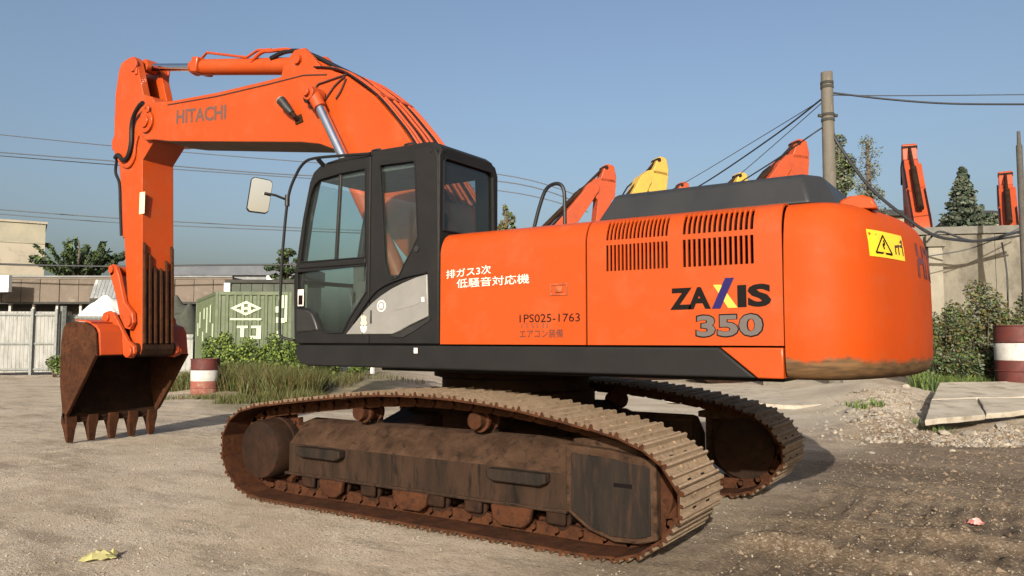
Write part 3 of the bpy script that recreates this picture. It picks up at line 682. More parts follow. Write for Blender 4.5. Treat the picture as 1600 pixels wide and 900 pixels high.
# boom cylinders, one on either side
for s in (1, -1):
    m = MB(); m.cyl((2.52,.36*s,4.40),(2.52,.56*s,4.40),.085,18); m.cyl((2.52,.56*s,4.40),(2.52,.60*s,4.40),.045,12); bc = m.build('boom_cylinder', M['orange_old'], EX, bevel=.006)
    m = MB(); m.tube([(2.52,.47*s,4.40),(2.40,.47*s,4.22)],[.085,.075],14); m.build('rod_eye', M['orange_old'], bc)
    m = MB(); m.cyl((2.42,.47*s,4.25),(1.75,.47*s,3.17),.058,18); m.build('rod', M['chrome'], bc)
    m = MB(); m.tube([(1.80,.47*s,3.25),(1.75,.47*s,3.17),(.90,.47*s,1.80)],[.095,.10,.10],18); m.build('barrel', M['orange_old'], bc)
    m = MB(); m.cyl((2.66,.33*s,4.40),(2.66,.44*s,4.40),.07,12); m.tube([(2.66,.42*s,4.42),(2.58,.45*s,4.30),(2.50,.5*s,4.24)],.025,8); m.build('grease_fitting', M['rust_dark'], bc)
# arm cylinder
m = MB(); m.tube([(5.58,0,5.475),(5.50,0,5.46),(5.46,0,5.452),(3.10,0,5.0)],[.10,.125,.112,.112],18); ac = m.build('arm_cylinder', M['orange'], EX)
m = MB(); m.cyl((6.66,0,5.69),(5.5,0,5.46),.058,16); m.build('rod', M['chrome'], ac)
m = MB(); m.cyl((6.70,-.09,5.70),(6.70,.09,5.70),.10,16); m.build('rod_eye', M['orange'], ac)
m = MB(); m.box((5.30,-.15,5.33),(5.44,.15,5.55), M=Matrix.Translation((5.37,0,5.44)) @ Matrix.Rotation(R(-11),4,'Y') @ Matrix.Translation((-5.37,0,-5.44))); m.build('end_flange', M['orange'], ac, bevel=.02)
m = MB(); m.tube([(5.36,.02,5.56),(5.2,.05,5.60),(4.3,.06,5.34),(4.05,.08,5.38),(3.75,.1,5.32)],.018,8); m.build('cylinder_pipe', M['orange_old'], ac)
for y in (.17, -.17):
    m = MB(); m.prism([(3.45,4.79),(3.38,5.02),(3.18,5.16),(3.0,5.15),(2.84,5.0),(2.62,4.76)], y-.03, y+.03); m.build('cylinder_bracket', M['orange'], boom, bevel=.008)
m = MB(); m.cyl((3.10,-.24,5.02),(3.10,.24,5.02),.06,14); m.build('bracket_pin', M['orange_old'], boom)

# ---- arm
arm_poly = [(6.255,1.42),(6.40,4.17),(6.02,4.50),(5.98,4.82),(6.20,5.08),(6.42,5.16),(7.12,5.16),(7.20,4.96),(7.18,4.40),(7.03,4.20),(6.92,3.72),(6.73,2.49),(6.65,2.01),(6.56,1.55),(6.50,1.36),(6.38,1.30),(6.29,1.33)]
m = MB(); m.prism(arm_poly, -.25, .25); arm = m.build('arm', M['orange'], EX, 20, bevel=.010)
for s in (1, -1):
    y0, y1 = .13*s, .245*s
    m = MB(); m.prism([(6.42,5.12),(6.66,5.74),(6.74,5.80),(6.88,5.80),(7.06,5.76),(7.12,5.68),(7.20,5.30),(7.20,5.0),(6.42,5.0)], y0, y1); m.build('head_plate', M['orange'], arm, bevel=.008)
    m = MB(); m.cyl((6.70,.245*s,5.66),(6.70,.275*s,5.66),.10,18); m.box((6.60,.246*s,5.50),(6.66,.265*s,5.60)); m.build('pin_boss', M['orange_old'], arm, bevel=.005)
m = MB(); m.prism([(7.10,5.0),(7.19,5.0),(7.19,5.30),(7.10,5.66),(7.04,5.66)], -.14, .14); m.build('head_back_plate', M['orange'], arm, 0)
# wear bars on the inside face
for k, y in enumerate((.222,.14,.055,-.035,-.125,-.212)):
    top = (2.96,2.80,2.62,2.60,2.72,2.94)[k]
    xa = 6.255+(6.40-6.255)*(top-1.42)/2.75; xb = 6.262
    m = MB(); m.prism([(xa+.01,top),(xa-.045,top-.05),(xb-.045,1.48),(xb+.01,1.48)], y-.019, y+.019); m.build('wear_bar', M['rust'], arm, bevel=.006)
m = MB(); m.prism([(6.262,1.44),(6.30,2.55),(6.295,2.55),(6.257,1.44)], -.235, .235, mp=lambda u, v, w: (u-.008, w, v)); m.build('wear_plate', M['rust_dark'], arm, 0)
m = MB(); m.prism([(6.257,1.475),(6.245,1.475),(6.243,1.40),(6.28,1.318),(6.38,1.285),(6.44,1.30),(6.43,1.32),(6.38,1.302),(6.29,1.332),(6.256,1.41)], -.246, .246); m.build('arm_end_plate', M['rust_dark'], arm, 0)
m = MB(); m.cyl((6.36,-.30,1.40),(6.36,.30,1.40),.085,18); m.build('arm_end_boss', M['rust'], arm)
m = MB(); m.box((6.435,.2495,3.37),(6.30,.2525,3.69), M=None); m.build('pale_label', M['pale_label'], arm, 0)
# hoses down the outside of the arm
m = MB(); m.tube(catmull([(6.18,.40,4.95),(6.35,.36,4.93),(6.55,.31,4.85),(6.64,.29,4.70),(6.65,.285,4.45),(6.72,.285,4.27),(6.86,.285,4.22),(7.0,.28,4.32),(7.13,.25,4.30)],6), .032, 8); m.build('hose', M['rubber'], arm)
m = MB(); m.tube(catmull([(6.50,.265,4.55),(6.55,.27,4.42),(6.58,.27,4.22),(6.70,.27,4.11),(6.85,.27,4.13),(7.0,.26,4.22)],6), .018, 8); m.build('hose', M['orange_old'], arm)
m = MB(); m.tube(catmull([(7.13,.22,4.32),(7.20,.2,4.10),(7.08,.2,3.9),(7.03,.2,3.5),(6.98,.2,3.1)],6), .022, 8); m.build('hose', M['rubber'], arm)
# bucket cylinder on the outer side
m = MB(); m.cyl((7.28,0,4.55),(7.09,0,3.10),.10,16); bk = m.build('bucket_cylinder', M['orange_old'], EX)
m = MB(); m.cyl((7.09,0,3.12),(6.98,0,2.52),.055,14); m.build('rod', M['chrome'], bk)
for s in (1, -1):
    m = MB(); m.prism([(7.16,4.42),(7.34,4.46),(7.36,4.60),(7.30,4.68),(7.18,4.72)], .13*s, .19*s); m.build('cylinder_lug', M['orange'], arm, bevel=.006)
m = MB(); m.cyl((6.98,-.26,2.56),(6.98,.33,2.56),.07,16); m.build('rod_pin', M['orange_old'], bk)
# linkage
link = tag(empty('bucket_linkage', parent=EX))
for s in (1, -1):
    m = MB(); m.prism([(7.04,2.60),(6.97,2.66),(6.88,2.62),(6.80,2.50),(6.62,2.08),(6.40,1.92),(6.37,1.78),(6.45,1.68),(6.58,1.70),(6.72,1.86),(6.86,2.20),(7.02,2.50)], .265*s, .33*s); m.build('rocker_arm', M['orange_old'], link, bevel=.012)
    for x, z, r in ((6.46,1.80,.075),(6.96,2.58,.06)):
        m = MB(); m.cyl((x,.33*s,z),(x,.36*s,z),r,14); m.build('link_pin', M['orange_old'], link)
m = MB(); m.prism([(6.92,2.60),(7.06,2.58),(7.10,1.86),(7.04,1.78),(6.94,1.80),(6.90,1.90)], -.12, .12); m.build('push_link', M['orange_old'], link, bevel=.02)

# ---- bucket
shell = [(6.60,1.30),(6.66,1.60),(6.74,1.70),(6.90,1.755),(7.20,1.79),(7.42,1.775),(7.52,1.70),(7.575,1.50),(7.585,1.20),(7.56,.86),(7.47,.50),(7.42,.36)]
def offs(P, d):
    out = []
    for i in range(len(P)):
        a = Vector(P[max(i-1,0)]); b = Vector(P[min(i+1,len(P)-1)]); t = (b-a).normalized(); n = Vector((t.y,-t.x)); out.append(tuple(Vector(P[i])+n*d))
    return out
m = MB(); m.prism(shell+list(reversed(offs(shell,.035))), -.68, .68)
bucket = m.build('bucket', [M['rust_dark']], EX, bevel=.004); bucket['label'] = 'rust brown digging bucket with five teeth'
for s in (1, -1):
    side = [(6.60,1.31),(6.655,1.635),(6.74,1.72),(6.89,1.765),(7.20,1.80),(7.44,1.785),(7.54,1.71),(7.595,1.50),(7.60,1.20),(7.575,.86),(7.48,.46),(7.43,.35),(7.34,.42),(6.915,.925)]
    m = MB(); m.prism(side, .68*s, .715*s); m.build('side_plate', M['rust'], bucket, bevel=.008)
    m = MB(); m.prism([(6.60,1.31),(6.915,.925),(7.34,.42),(7.38,.46),(6.97,.95),(6.66,1.33)], .70*s, .735*s); m.build('side_cutter', M['rust'], bucket, bevel=.008)
# painted top lip and torque tube
for ya, yb in ((.36,.68),(-.68,-.36)):
    m = MB(); m.prism([(6.585,1.31),(6.64,1.62),(6.70,1.695),(6.84,1.755),(6.87,1.775),(6.68,1.735),(6.60,1.65),(6.545,1.32)], ya, yb); m.build('top_lip', M['orange_old'], bucket, bevel=.008)
m = MB(); m.prism([(6.86,1.762),(7.0,1.79),(7.3,1.815),(7.3,1.83),(6.99,1.815),(6.84,1.785)], -.67, .67); m.build('top_plate', M['orange_old'], bucket, 0)
for s in (1, -1):
    m = MB(); m.prism([(7.20,1.80),(7.12,1.93),(6.98,1.96),(6.84,1.93),(6.72,1.80),(6.45,1.52),(6.28,1.44),(6.27,1.34),(6.36,1.27),(6.50,1.28),(6.62,1.36),(6.70,1.60),(6.9,1.76)], .30*s, .36*s); m.build('ear', M['orange_old'], bucket, bevel=.012)
    m = MB(); m.cyl((6.36,.36*s,1.365),(6.36,.40*s,1.365),.075,16); m.build('ear_boss', M['orange_old'], bucket, bevel=.006)
    m = MB(); m.cyl((6.99,.36*s,1.86),(6.99,.39*s,1.86),.06,14); m.build('ear_boss', M['orange_old'], bucket, bevel=.006)
for x, z in ((6.99,1.86),(6.36,1.38)):
    m = MB(); m.cyl((x,-.38,z),(x,.38,z),.05,14); m.build('bucket_pin', M['rust'], bucket)
m = MB(); m.prism([(7.40,.46),(7.50,.46),(7.455,.31),(7.40,.31)], -.715, .715); m.build('cutting_edge', M['rust_dark'], bucket, bevel=.006)
for k in range(5):
    y = .63-k*.315
    m = MB()
    def tl(z, x0, x1, w): return [(x0,y-w,z),(x1,y-w,z),(x1,y+w,z),(x0,y+w,z)]
    L4 = [tl(.42,7.36,7.53,.075), tl(.31,7.36,7.52,.078), tl(.21,7.375,7.485,.062), tl(.06,7.38,7.445,.046), tl(.025,7.39,7.43,.040)]
    v = [p for l in L4 for p in l]; f = [(0,1,2,3),(16,17,18,19)]
    for j in range(4):
        for i in range(4): f.append((j*4+i, j*4+(i+1) % 4, j*4+4+(i+1) % 4, j*4+4+i))
    m.add(v, f); m.build('tooth', M['rust'], bucket, bevel=.006)

# ================================================================== THE YARD
# ---- ground: one sheet, fine where it is near
def axis(lo, hi, step, far):
    a = list(np.arange(lo, hi+1e-6, step)); d = step; x = hi; r = []
    while x < far: d *= 1.16; x += d; r.append(x)
    d = step; x = lo; l = []
    while x > -far: d *= 1.16; x -= d; l.append(x)
    return np.array(list(reversed(l))+a+r)
gx = axis(-8.5, 9.0, .05, 1500); gy = axis(-9.5, 4.6, .05, 1500)
XX, YY = np.meshgrid(gx, gy); zz = gz(XX, YY); far_ = sstep(60, 200, np.hypot(XX, YY)); zz = zz*(1-far_)
nx, ny = len(gx), len(gy)
me = bpy.data.meshes.new('ground'); vtx = np.stack([XX, YY, zz], -1).reshape(-1, 3)
idx = np.arange(nx*ny).reshape(ny, nx)
quads = np.stack([idx[:-1, :-1], idx[:-1, 1:], idx[1:, 1:], idx[1:, :-1]], -1).reshape(-1, 4)
me.vertices.add(len(vtx)); me.vertices.foreach_set('co', vtx.astype(np.float32).ravel())
me.loops.add(quads.size); me.loops.foreach_set('vertex_index', quads.astype(np.int32).ravel())
me.polygons.add(len(quads)); me.polygons.foreach_set('loop_start', np.arange(0, quads.size, 4, dtype=np.int32))
me.polygons.foreach_set('use_smooth', np.ones(len(quads), bool)); me.update(calc_edges=True)
# soil masks: churned damp dirt behind the machine, worn concrete towards the back right
dd = (XX-CAM.x)*HX+(YY-CAM.y)*HY; uu_ = ((XX-CAM.x)*RX+(YY-CAM.y)*RY)/np.maximum(dd, .1)
wob = vnoise(XX*.6+3, YY*.6)*1.6-.8
dirt = sstep(-1.0, -2.8, XX+wob*.5)*(1-sstep(-6.8, -9.0, YY+wob*.8))
dirt = np.maximum(dirt, np.exp(-((YY-1.3)/.9)**2)*sstep(-1.9, -2.6, XX))
pave = sstep(-6.5, -9.5, YY+wob*.8)*sstep(.0, .12, uu_)*(1-sstep(.42, .46, uu_+wob*.02))
weed = sstep(15, 18, dd+wob)*sstep(-.42, -.36, uu_)*(1-sstep(-.2, -.1, uu_))
rut = np.zeros_like(XX)
for yc, w_ in ((1.3, .55), (-1.3, .6), (.2, .35), (3.0, .5), (-3.4, .5)):
    yy_ = YY-yc-.12*np.sin(XX*.7+yc)-(.10*(XX+2.5) if yc > 2 else 0)
    rut = np.maximum(rut, np.exp(-(yy_/w_)**4)*sstep(-2.2, -2.8, XX)*(.45+.75*vnoise(XX*2+yc, YY*2)))
rut = np.clip(rut, 0, 1)
for nm, a in (('dirt', dirt), ('pave', pave), ('weed', weed), ('rut', rut)):
    at_ = me.attributes.new(nm, 'FLOAT', 'POINT'); at_.data.foreach_set('value', a.astype(np.float32).ravel())
def ground_mat():
    m = bpy.data.materials.new('gravelly_soil'); m.use_nodes = True; nt = m.node_tree; N = nt.nodes; L = nt.links; b = N['Principled BSDF']
    b.inputs['Roughness'].default_value = .95; b.inputs['Specular IOR Level'].default_value = .15
    tc = N.new('ShaderNodeTexCoord')
    def noise(sc, det=6, ro=.6, st=(1, 1, 1), rot=0):
        mp = N.new('ShaderNodeMapping'); mp.inputs['Scale'].default_value = st; mp.inputs['Rotation'].default_value = (0, 0, rot); L.new(tc.outputs['Object'], mp.inputs[0])
        n = N.new('ShaderNodeTexNoise'); n.inputs['Scale'].default_value = sc; n.inputs['Detail'].default_value = det; n.inputs['Roughness'].default_value = ro
        L.new(mp.outputs[0], n.inputs[0]); return n.outputs[0]
    def rng(s, a, z):
        r = N.new('ShaderNodeMapRange'); r.inputs[1].default_value = a; r.inputs[2].default_value = z; L.new(s, r.inputs[0]); return r.outputs[0]
    def mul(a, k):
        q = N.new('ShaderNodeMath'); q.operation = 'MULTIPLY'; L.new(a, q.inputs[0])
        if hasattr(k, 'links'): L.new(k, q.inputs[1])
        else: q.inputs[1].default_value = k
        return q.outputs[0]
    def mix(f, a, z):
        x = N.new('ShaderNodeMix'); x.data_type = 'RGBA'; L.new(f, x.inputs[0])
        for k, q in ((6, a), (7, z)):
            if hasattr(q, 'links'): L.new(q, x.inputs[k])
            else: x.inputs[k].default_value = (*[c_*KA for c_ in q], 1)
        return x.outputs[2]
    def attr(nm): a = N.new('ShaderNodeAttribute'); a.attribute_name = nm; return a.outputs['Fac']
    c = mix(rng(noise(.55, 5), .38, .62), (.53, .44, .335), (.42, .342, .252))
    c = mix(mul(rng(noise(1.7, 6, .6, (.4, 1.4, 1), R(20)), .50, .68), .75), c, (.26, .207, .148))
    c = mix(mul(rng(noise(7, 5), .56, .66), .6), c, (.54, .455, .345))
    c = mix(mul(rng(noise(1.1, 8, .75, (.30, 1.2, 1), R(12)), .50, .60), .7), c, (.21, .168, .122))
    c = mix(mul(rng(noise(2.6, 7, .7), .52, .62), .6), c, (.57, .49, .38))
    gp = rng(noise(.75, 6, .62), .46, .60)
    c = mix(mul(mul(gp, rng(noise(26, 5, .8), .47, .60)), .85), c, (.68, .60, .50))
    c = mix(mul(mul(gp, rng(noise(31, 5, .8), .52, .64)), .75), c, (.20, .160, .118))
    d = mix(rng(noise(1.3, 6, .65, (.3, 1.6, 1)), .36, .64), (.125, .090, .060), (.235, .178, .125))
    d = mix(mul(rng(noise(9, 4), .54, .66), .6), d, (.29, .215, .148))
    d = mix(mul(rng(noise(16, 6, .7), .52, .64), .75), d, (.060, .040, .025))
    d = mix(mul(attr('rut'), .55), d, mix(rng(noise(11, 6, .7), .4, .6), (.075, .052, .033), (.13, .092, .06)))
    c = mix(attr('dirt'), c, d)
    p = mix(rng(noise(.8, 6), .35, .65), (.54, .475, .38), (.40, .34, .26))
    c = mix(mul(attr('pave'), rng(noise(1.1, 5), .28, .45)), c, p)
    w = mix(rng(noise(3, 5), .4, .6), (.10, .095, .04), (.20, .165, .09))
    c = mix(mul(attr('weed'), .8), c, w)
    c = mix(mul(rng(noise(38, 4, .75), .54, .70), .55), c, (.62, .54, .43))
    c = mix(mul(rng(noise(33, 5, .75), .56, .70), .7), c, (.085, .064, .046))
    vo = N.new('ShaderNodeTexVoronoi'); vo.inputs['Scale'].default_value = 26; L.new(tc.outputs['Object'], vo.inputs[0])
    sp = N.new('ShaderNodeSeparateColor'); L.new(vo.outputs['Color'], sp.inputs[0])
    st = mul(rng(vo.outputs['Distance'], .34, .26), rng(sp.outputs[0], .70, .74))
    c = mix(mul(st, .55), c, mix(sp.outputs[1], (.40, .345, .27), (.20, .165, .13)))
    L.new(c, b.inputs['Base Color'])
    h = N.new('ShaderNodeMath'); h.operation = 'ADD'; L.new(mul(noise(45, 8, .7), 1), h.inputs[0]); L.new(mul(st, .35), h.inputs[1])
    bp = N.new('ShaderNodeBump'); bp.inputs['Strength'].default_value = .8; bp.inputs['Distance'].default_value = .03; L.new(h.outputs[0], bp.inputs['Height']); L.new(bp.outputs[0], b.inputs['Normal'])
    return m
me.materials.append(ground_mat())
ground = bpy.data.objects.new('ground', me); col.objects.link(ground); tag(ground, kind='structure')

# ---- loose stones
STONE = [mat('pale_stone', (.36,.315,.25), (.28,.24,.19), scale=20, rough=.95), mat('grey_stone', (.27,.24,.20), (.20,.175,.145), scale=20, rough=.95), mat('brown_stone', (.17,.125,.085), (.24,.18,.12), scale=20, rough=.95)]
_ico = bmesh.new(); bmesh.ops.create_icosphere(_ico, subdivisions=1, radius=1); ICV = np.array([v.co[:] for v in _ico.verts]); ICF = [tuple(v.index for v in f.verts) for f in _ico.faces]; _ico.free()
OCV = np.array([(1,0,0),(0,1,0),(-1,0,0),(0,-1,0),(0,0,1),(0,0,-1)], float); OCF = [(0,1,4),(1,2,4),(2,3,4),(3,0,4),(1,0,5),(2,1,5),(3,2,5),(0,3,5)]
rs = np.random.RandomState(11)
def stone_cloud(name, pts, rmin, rmax, label, base=(OCV, OCF)):
    V = []; F = []; MI = []; o = 0; n0 = len(base[0])
    for (x, y) in pts:
        r = rmin*(rmax/rmin)**(rs.rand()**2.2); sc = r*(.6+.8*rs.rand(3)); sc[2] *= .7
        q = base[0]*(1+.35*(rs.rand(n0, 1)-.5)); a = rs.rand()*6.28; c_, s_ = math.cos(a), math.sin(a)
        q = q*sc; q = np.stack([q[:, 0]*c_-q[:, 1]*s_, q[:, 0]*s_+q[:, 1]*c_, q[:, 2]], -1); V.append(q+np.array([x, y, 0])); 
        F += [tuple(i+o for i in f) for f in base[1]]; MI += [rs.randint(3)]*len(base[1]); o += n0
    P = np.array(pts); g = gz(P[:, 0], P[:, 1]); V = np.array(V); V[:, :, 2] += g[:, None]; V = V.reshape(-1, 3)
    me = bpy.data.meshes.new(name); me.from_pydata(V.tolist(), [], F)
    for m_ in STONE: me.materials.append(m_)
    me.polygons.foreach_set('material_index', MI); me.update()
    ob = bpy.data.objects.new(name, me); col.objects.link(ob); return tag(ob, label, 'gravel', kind='stuff')
pts = []
while len(pts) < 9000:
    d = 4.6+rs.rand()**1.6*13; u = rs.uniform(-.70, .70); x = CAM.x+d*(HX+u*RX); y = CAM.y+d*(HY+u*RY)
    if abs(x) < 2.5 and .85 < abs(y) < 1.75: continue
    if vnoise(np.array(x*.9), np.array(y*.9)) > rs.rand()*.9: pts.append((x, y))
stone_cloud('gravel', pts, .005, .016, 'fine loose gravel scattered over the yard ground')
pts = []
while len(pts) < 5000:
    x = rs.uniform(-8, -2.5); y = rs.uniform(-6.5, 4.2)
    if vnoise(np.array(x*1.3+40), np.array(y*2.2)) > rs.rand()*.9+.15: pts.append((x, y))
_S = STONE; STONE = [STONE[2], mat('dry_clod', (.15,.105,.068), (.20,.145,.095), scale=15, rough=1), mat('damp_clod', (.075,.050,.032), (.11,.075,.048), scale=15, rough=1)]
stone_cloud('soil_clods', pts, .008, .034, 'crumbled brown soil clods churned up behind the tracks'); STONE = _S
pts = []
for k in range(4600):
    u = rs.choice([rs.normal(.482, .032), rs.normal(.63, .05)], p=[.62, .38]); d = rs.uniform(11.2, 17.5) if u < .54 else rs.uniform(11.0, 12.3)
    pts.append((CAM.x+d*(HX+u*RX), CAM.y+d*(HY+u*RY)))
stone_cloud('rubble_gravel', pts, .014, .055, 'crushed grey rubble heaped around the broken slabs')
# larger pieces of rubble, one by one
STM = []
for k in range(6):
    q = ICV*(1+.4*(rs.rand(len(ICV), 1)-.5))*np.array([1, .75, .55]); me = bpy.data.meshes.new('rubble_piece'); me.from_pydata(q.tolist(), [], ICF); me.materials.append(STONE[k % 2]); STM.append(me)
big = [(1440,664,.15),(1345,632,.13),(1412,618,.12),(1505,675,.12),(1395,668,.10),(1555,668,.13),(1468,675,.11),(1325,640,.12),(1590,655,.16),(1378,612,.10),(1420,640,.09),(1575,690,.09),(1360,655,.09),(1330,668,.07),(1300,672,.06),(1540,682,.08),(1400,690,.06),(1250,690,.05),(1480,700,.05),(1356,705,.05)]
for k, (px, py, r) in enumerate(big):
    d = 1.5*1200/(py-530); p = at(px, py, d)
    for _ in range(4): d = (CAM.z-gzs(p.x, p.y)-r*.25)*1200/(py-530); p = at(px, py, d)
    o = bpy.data.objects.new('rubble_piece', STM[k % 6]); col.objects.link(o); o.location = (p.x, p.y, gzs(p.x, p.y)+r*.2); o.scale = (r, r, r); o.rotation_euler = (rs.uniform(-.3,.3), rs.uniform(-.3,.3), rs.uniform(0,6))
    tag(o, 'angular chunk of broken concrete lying among the rubble near the slabs', 'rubble', 'chunks of broken concrete')

# ---- concrete slabs
CONC = mat('worn_concrete', (.48,.425,.34), (.36,.312,.245), (.21,.172,.125), scale=1.4, rough=.9, bump=.25, bscale=25, c3scale=2.2, c3lo=.52, c3hi=.68)
def slab(corners, th, label):
    rj = random.Random(len(label)); cc = []
    for i, c in enumerate(corners):
        e = corners[(i+1) % len(corners)]; k = max(2, int((e-c).length/.35)); inn = (sum(corners, Vector())/len(corners)-c).normalized()
        for q in range(k): cc.append(c.lerp(e, q/k)+inn*(rj.uniform(0,.016) if q else 0)+Vector((0,0,rj.uniform(-.008,.008))))
    corners = cc
    m = MB(); n = len(corners); v = [tuple(c) for c in corners]+[(c.x+rj.uniform(-.03,.03), c.y+rj.uniform(-.03,.03), c.z-th) for c in corners]
    m.add(v, [tuple(range(n)), tuple(range(2*n-1, n-1, -1))]+[(i, (i+1) % n, n+(i+1) % n, n+i) for i in range(n)])
    return tag(m.build('concrete_slab', CONC, None, 0, bevel=.012), label, 'slab')
def zat(px, py, z): d = (CAM.z-z)*1200/(py-530); return at(px, py, d)
slab([zat(1040,622,.12), zat(1236,632,.12), zat(1318,629,.12), zat(1335,622,.12), zat(1395,604,.12), zat(1100,601,.12)], .10, 'flat pale concrete slab behind the far crawler track')
def tilt(px, py, d, z): p = at(px, 530, d); return Vector((p.x, p.y, z))
slab([zat(1439,655,.30), zat(1533,646,.31), zat(1520,622,.40), zat(1450,624,.39)], .09, 'tilted concrete slab with its broken corner jutting over rubble')
slab([zat(1535,645,.315), zat(1690,632,.32), zat(1700,618,.42), zat(1522.5,621.5,.405)], .09, 'tilted concrete slab at the right edge of the photo')
slab([zat(1450.5,623,.38), zat(1521,620.5,.39), zat(1702,616.5,.41), zat(1720,593,.56), zat(1464,597,.55)], .13, 'stained concrete slab in front of the right barrel')

# ---- barrels
RED = mat('dull_red_paint', (.105,.018,.013), (.07,.015,.012), (.06,.027,.018), scale=5, rough=.7, c3scale=9, c3lo=.55, c3hi=.68)
WHT = mat('dirty_white_paint', (.52,.51,.48), (.42,.41,.38), (.24,.20,.16), scale=5, rough=.75, c3scale=9, c3lo=.6, c3hi=.72)
PNK = mat('faded_red_paint', (.25,.075,.05), (.18,.06,.045), (.28,.18,.13), scale=5, rough=.8, c3scale=8, c3lo=.5, c3hi=.66)
def barrel(p, h, r, label, low):
    b = tag(empty('barrel', p), label, 'barrel')
    m = MB(); m.lathe([(r*.99,.36*h),(r,.37*h),(r,.66*h),(r*.99,.67*h)], 28); m.build('white_band', WHT, b)
    m = MB(); m.lathe([(r*.98,-.03*h),(r,0),(r,.15*h),(r*1.035,.165*h),(r,.18*h),(r*.995,.36*h)], 28); m.build('lower_band', low, b)
    m = MB(); m.lathe([(r*.995,.67*h),(r,.68*h),(r*1.03,.69*h),(r,.70*h),(r,.97*h),(r*1.03,.98*h),(r*1.03,h),(r*.96,h),(r*.95,.97*h),(.01,.97*h)], 28); m.build('upper_band', RED, b)
    return b
p = at(323,612,21.0); barrel((p.x,p.y,.08), .93, .37, 'faded red and white striped barrel beside the weeds near the bucket', PNK)
p = at(1589,592,18.3); barrel((p.x,p.y,p.z-.02), 1.30, .50, 'dark red and white striped barrel at the right edge before the bushes', RED)

# ---- litter
LY = mat('yellow_plastic', (.40,.37,.15), (.28,.25,.13), scale=9, rough=.5); LR = mat('red_wrapper', (.52,.10,.09), (.62,.40,.36), scale=14, rough=.5)
def litter(px, py, w, h, mt, label, seed):
    p = at(px, py, 1.54*1200/(py-530)); r_ = random.Random(seed); m = MB(); n = 7; v = []
    for j in range(n):
        for i in range(n):
            x = (i/(n-1)-.5)*w*(1-.25*r_.random()); y = (j/(n-1)-.5)*h*(1-.25*r_.random()); v.append((x+.02*r_.random(), y+.02*r_.random(), .006+.055*r_.random()*(1 if 0 < i < n-1 and 0 < j < n-1 else .3)))
    m.add(v, [(j*n+i, j*n+i+1, (j+1)*n+i+1, (j+1)*n+i) for j in range(n-1) for i in range(n-1)])
    o = m.build('plastic_litter', mt, None, 0, fix=False); o.location = (p.x, p.y, gzs(p.x, p.y)+.004); o.rotation_euler = (0, 0, math.atan2(RY, RX)+.2)
    s = o.modifiers.new('t', 'SOLIDIFY'); s.thickness = .003
    return tag(o, label, 'litter')
litter(166,864,.24,.20, LY, 'crumpled yellow plastic scrap on the ground at the lower left', 3)
litter(1513,809,.16,.11, LR, 'crumpled red and white wrapper on the dirt at the right', 5)

# ---- foliage
def leafmat(n, c1, c2):
    m = mat(n, c1, c2, scale=1.6, rough=.6, spec=.25, rvar=0, detail=3); b = m.node_tree.nodes['Principled BSDF']
    return m
G1 = leafmat('bright_leaf', (.19,.25,.045), (.12,.175,.034)); G2 = leafmat('mid_leaf', (.075,.115,.03), (.10,.15,.04)); G3 = leafmat('dark_leaf', (.035,.058,.022), (.05,.078,.03))
GY = leafmat('dry_grass', (.115,.090,.030), (.058,.050,.015)); GB = leafmat('hazy_leaf', (.10,.115,.085), (.14,.15,.105)); GC = leafmat('conifer_leaf', (.045,.068,.048), (.075,.098,.062))  # hazy_leaf holds painted distance haze; near shrubs use it as plain grey green
GX = leafmat('olive_grass', (.10,.105,.03), (.06,.065,.018))
BARK = mat('bark', (.09,.065,.045), (.14,.11,.08), scale=9, rough=.9)
def leaves(mb, c, rad, n, size, rnd, nm=3, stretch=1.6, up=.0):
    for _ in range(n):
        while True:
            q = np.array([rnd.uniform(-1,1) for _ in range(3)])
            if (q*q).sum() < 1: break
        p = Vector((c[0]+q[0]*rad[0], c[1]+q[1]*rad[1], c[2]+q[2]*rad[2]))
        a = Vector((rnd.gauss(0,1), rnd.gauss(0,1), rnd.gauss(0,.7)+up)).normalized(); b = a.cross(Vector((rnd.gauss(0,1), rnd.gauss(0,1), rnd.gauss(0,1)))).normalized()
        s = size*rnd.uniform(.6,1.3); a = a*s*stretch; b = b*s*.5
        mb.add([p-a*.5, p+b, p+a*.5, p-b], [(0,1,2,3)], rnd.randrange(nm))
def bush(loc, w, dep, h, n, size, mats, label, name, seed, group=None, cat='bush', clumps=14):
    rnd = random.Random(seed); root = tag(empty(name, loc), label, cat, group); mb = MB(); st = MB()
    for k in range(clumps):
        a = rnd.uniform(0, 6.28); r = math.sqrt(rnd.random()); cx, cy = r*math.cos(a)*w*.42, r*math.sin(a)*dep*.42; cz = rnd.uniform(.25, .85)*h*(1-.35*r)
        leaves(mb, (cx, cy, cz), (w*(.16 if clumps < 20 else .14), dep*.2, h*(.2 if clumps < 20 else .15)), n//clumps, size, rnd, len(mats))
        st.tube([(cx*.3, cy*.3, -.05), (cx*.7, cy*.7, cz*.5), (cx, cy, cz*1.05)], [.02, .014, .006], 5)
    mb.build('foliage', mats, root, 0, fix=False); st.build('stem', BARK, root); return root
RZ = math.atan2(RY, RX)
def placed(px, d): p = at(px, 530, d); return (p.x, p.y, gzs(p.x, p.y))
for k, (px, d, w, h, n, lab) in enumerate([(345,23.6,1.6,1.6,2200,'low leafy green bush at the left corner of the green container'),(395,23.2,2.0,1.62,3200,'bright green leafy bush in front of the container lettering'),(446,23.0,1.7,1.85,2600,'leafy green bush between the container and the cab handrail'),
        (505,24.5,1.2,.7,700,'small green bush seen under the front of the cab'),(560,25.5,1.0,.55,600,'little dark green bush seen under the cab floor'),(90,31.0,1.1,1.1,600,'green weed growing against the white metal gate')]):
    o = bush(placed(px, d), w, 1.0, h, int(n*1.9), .060, [G1, G1, G2, G3], lab, 'leafy_bush', 20+k); o.rotation_euler[2] = RZ
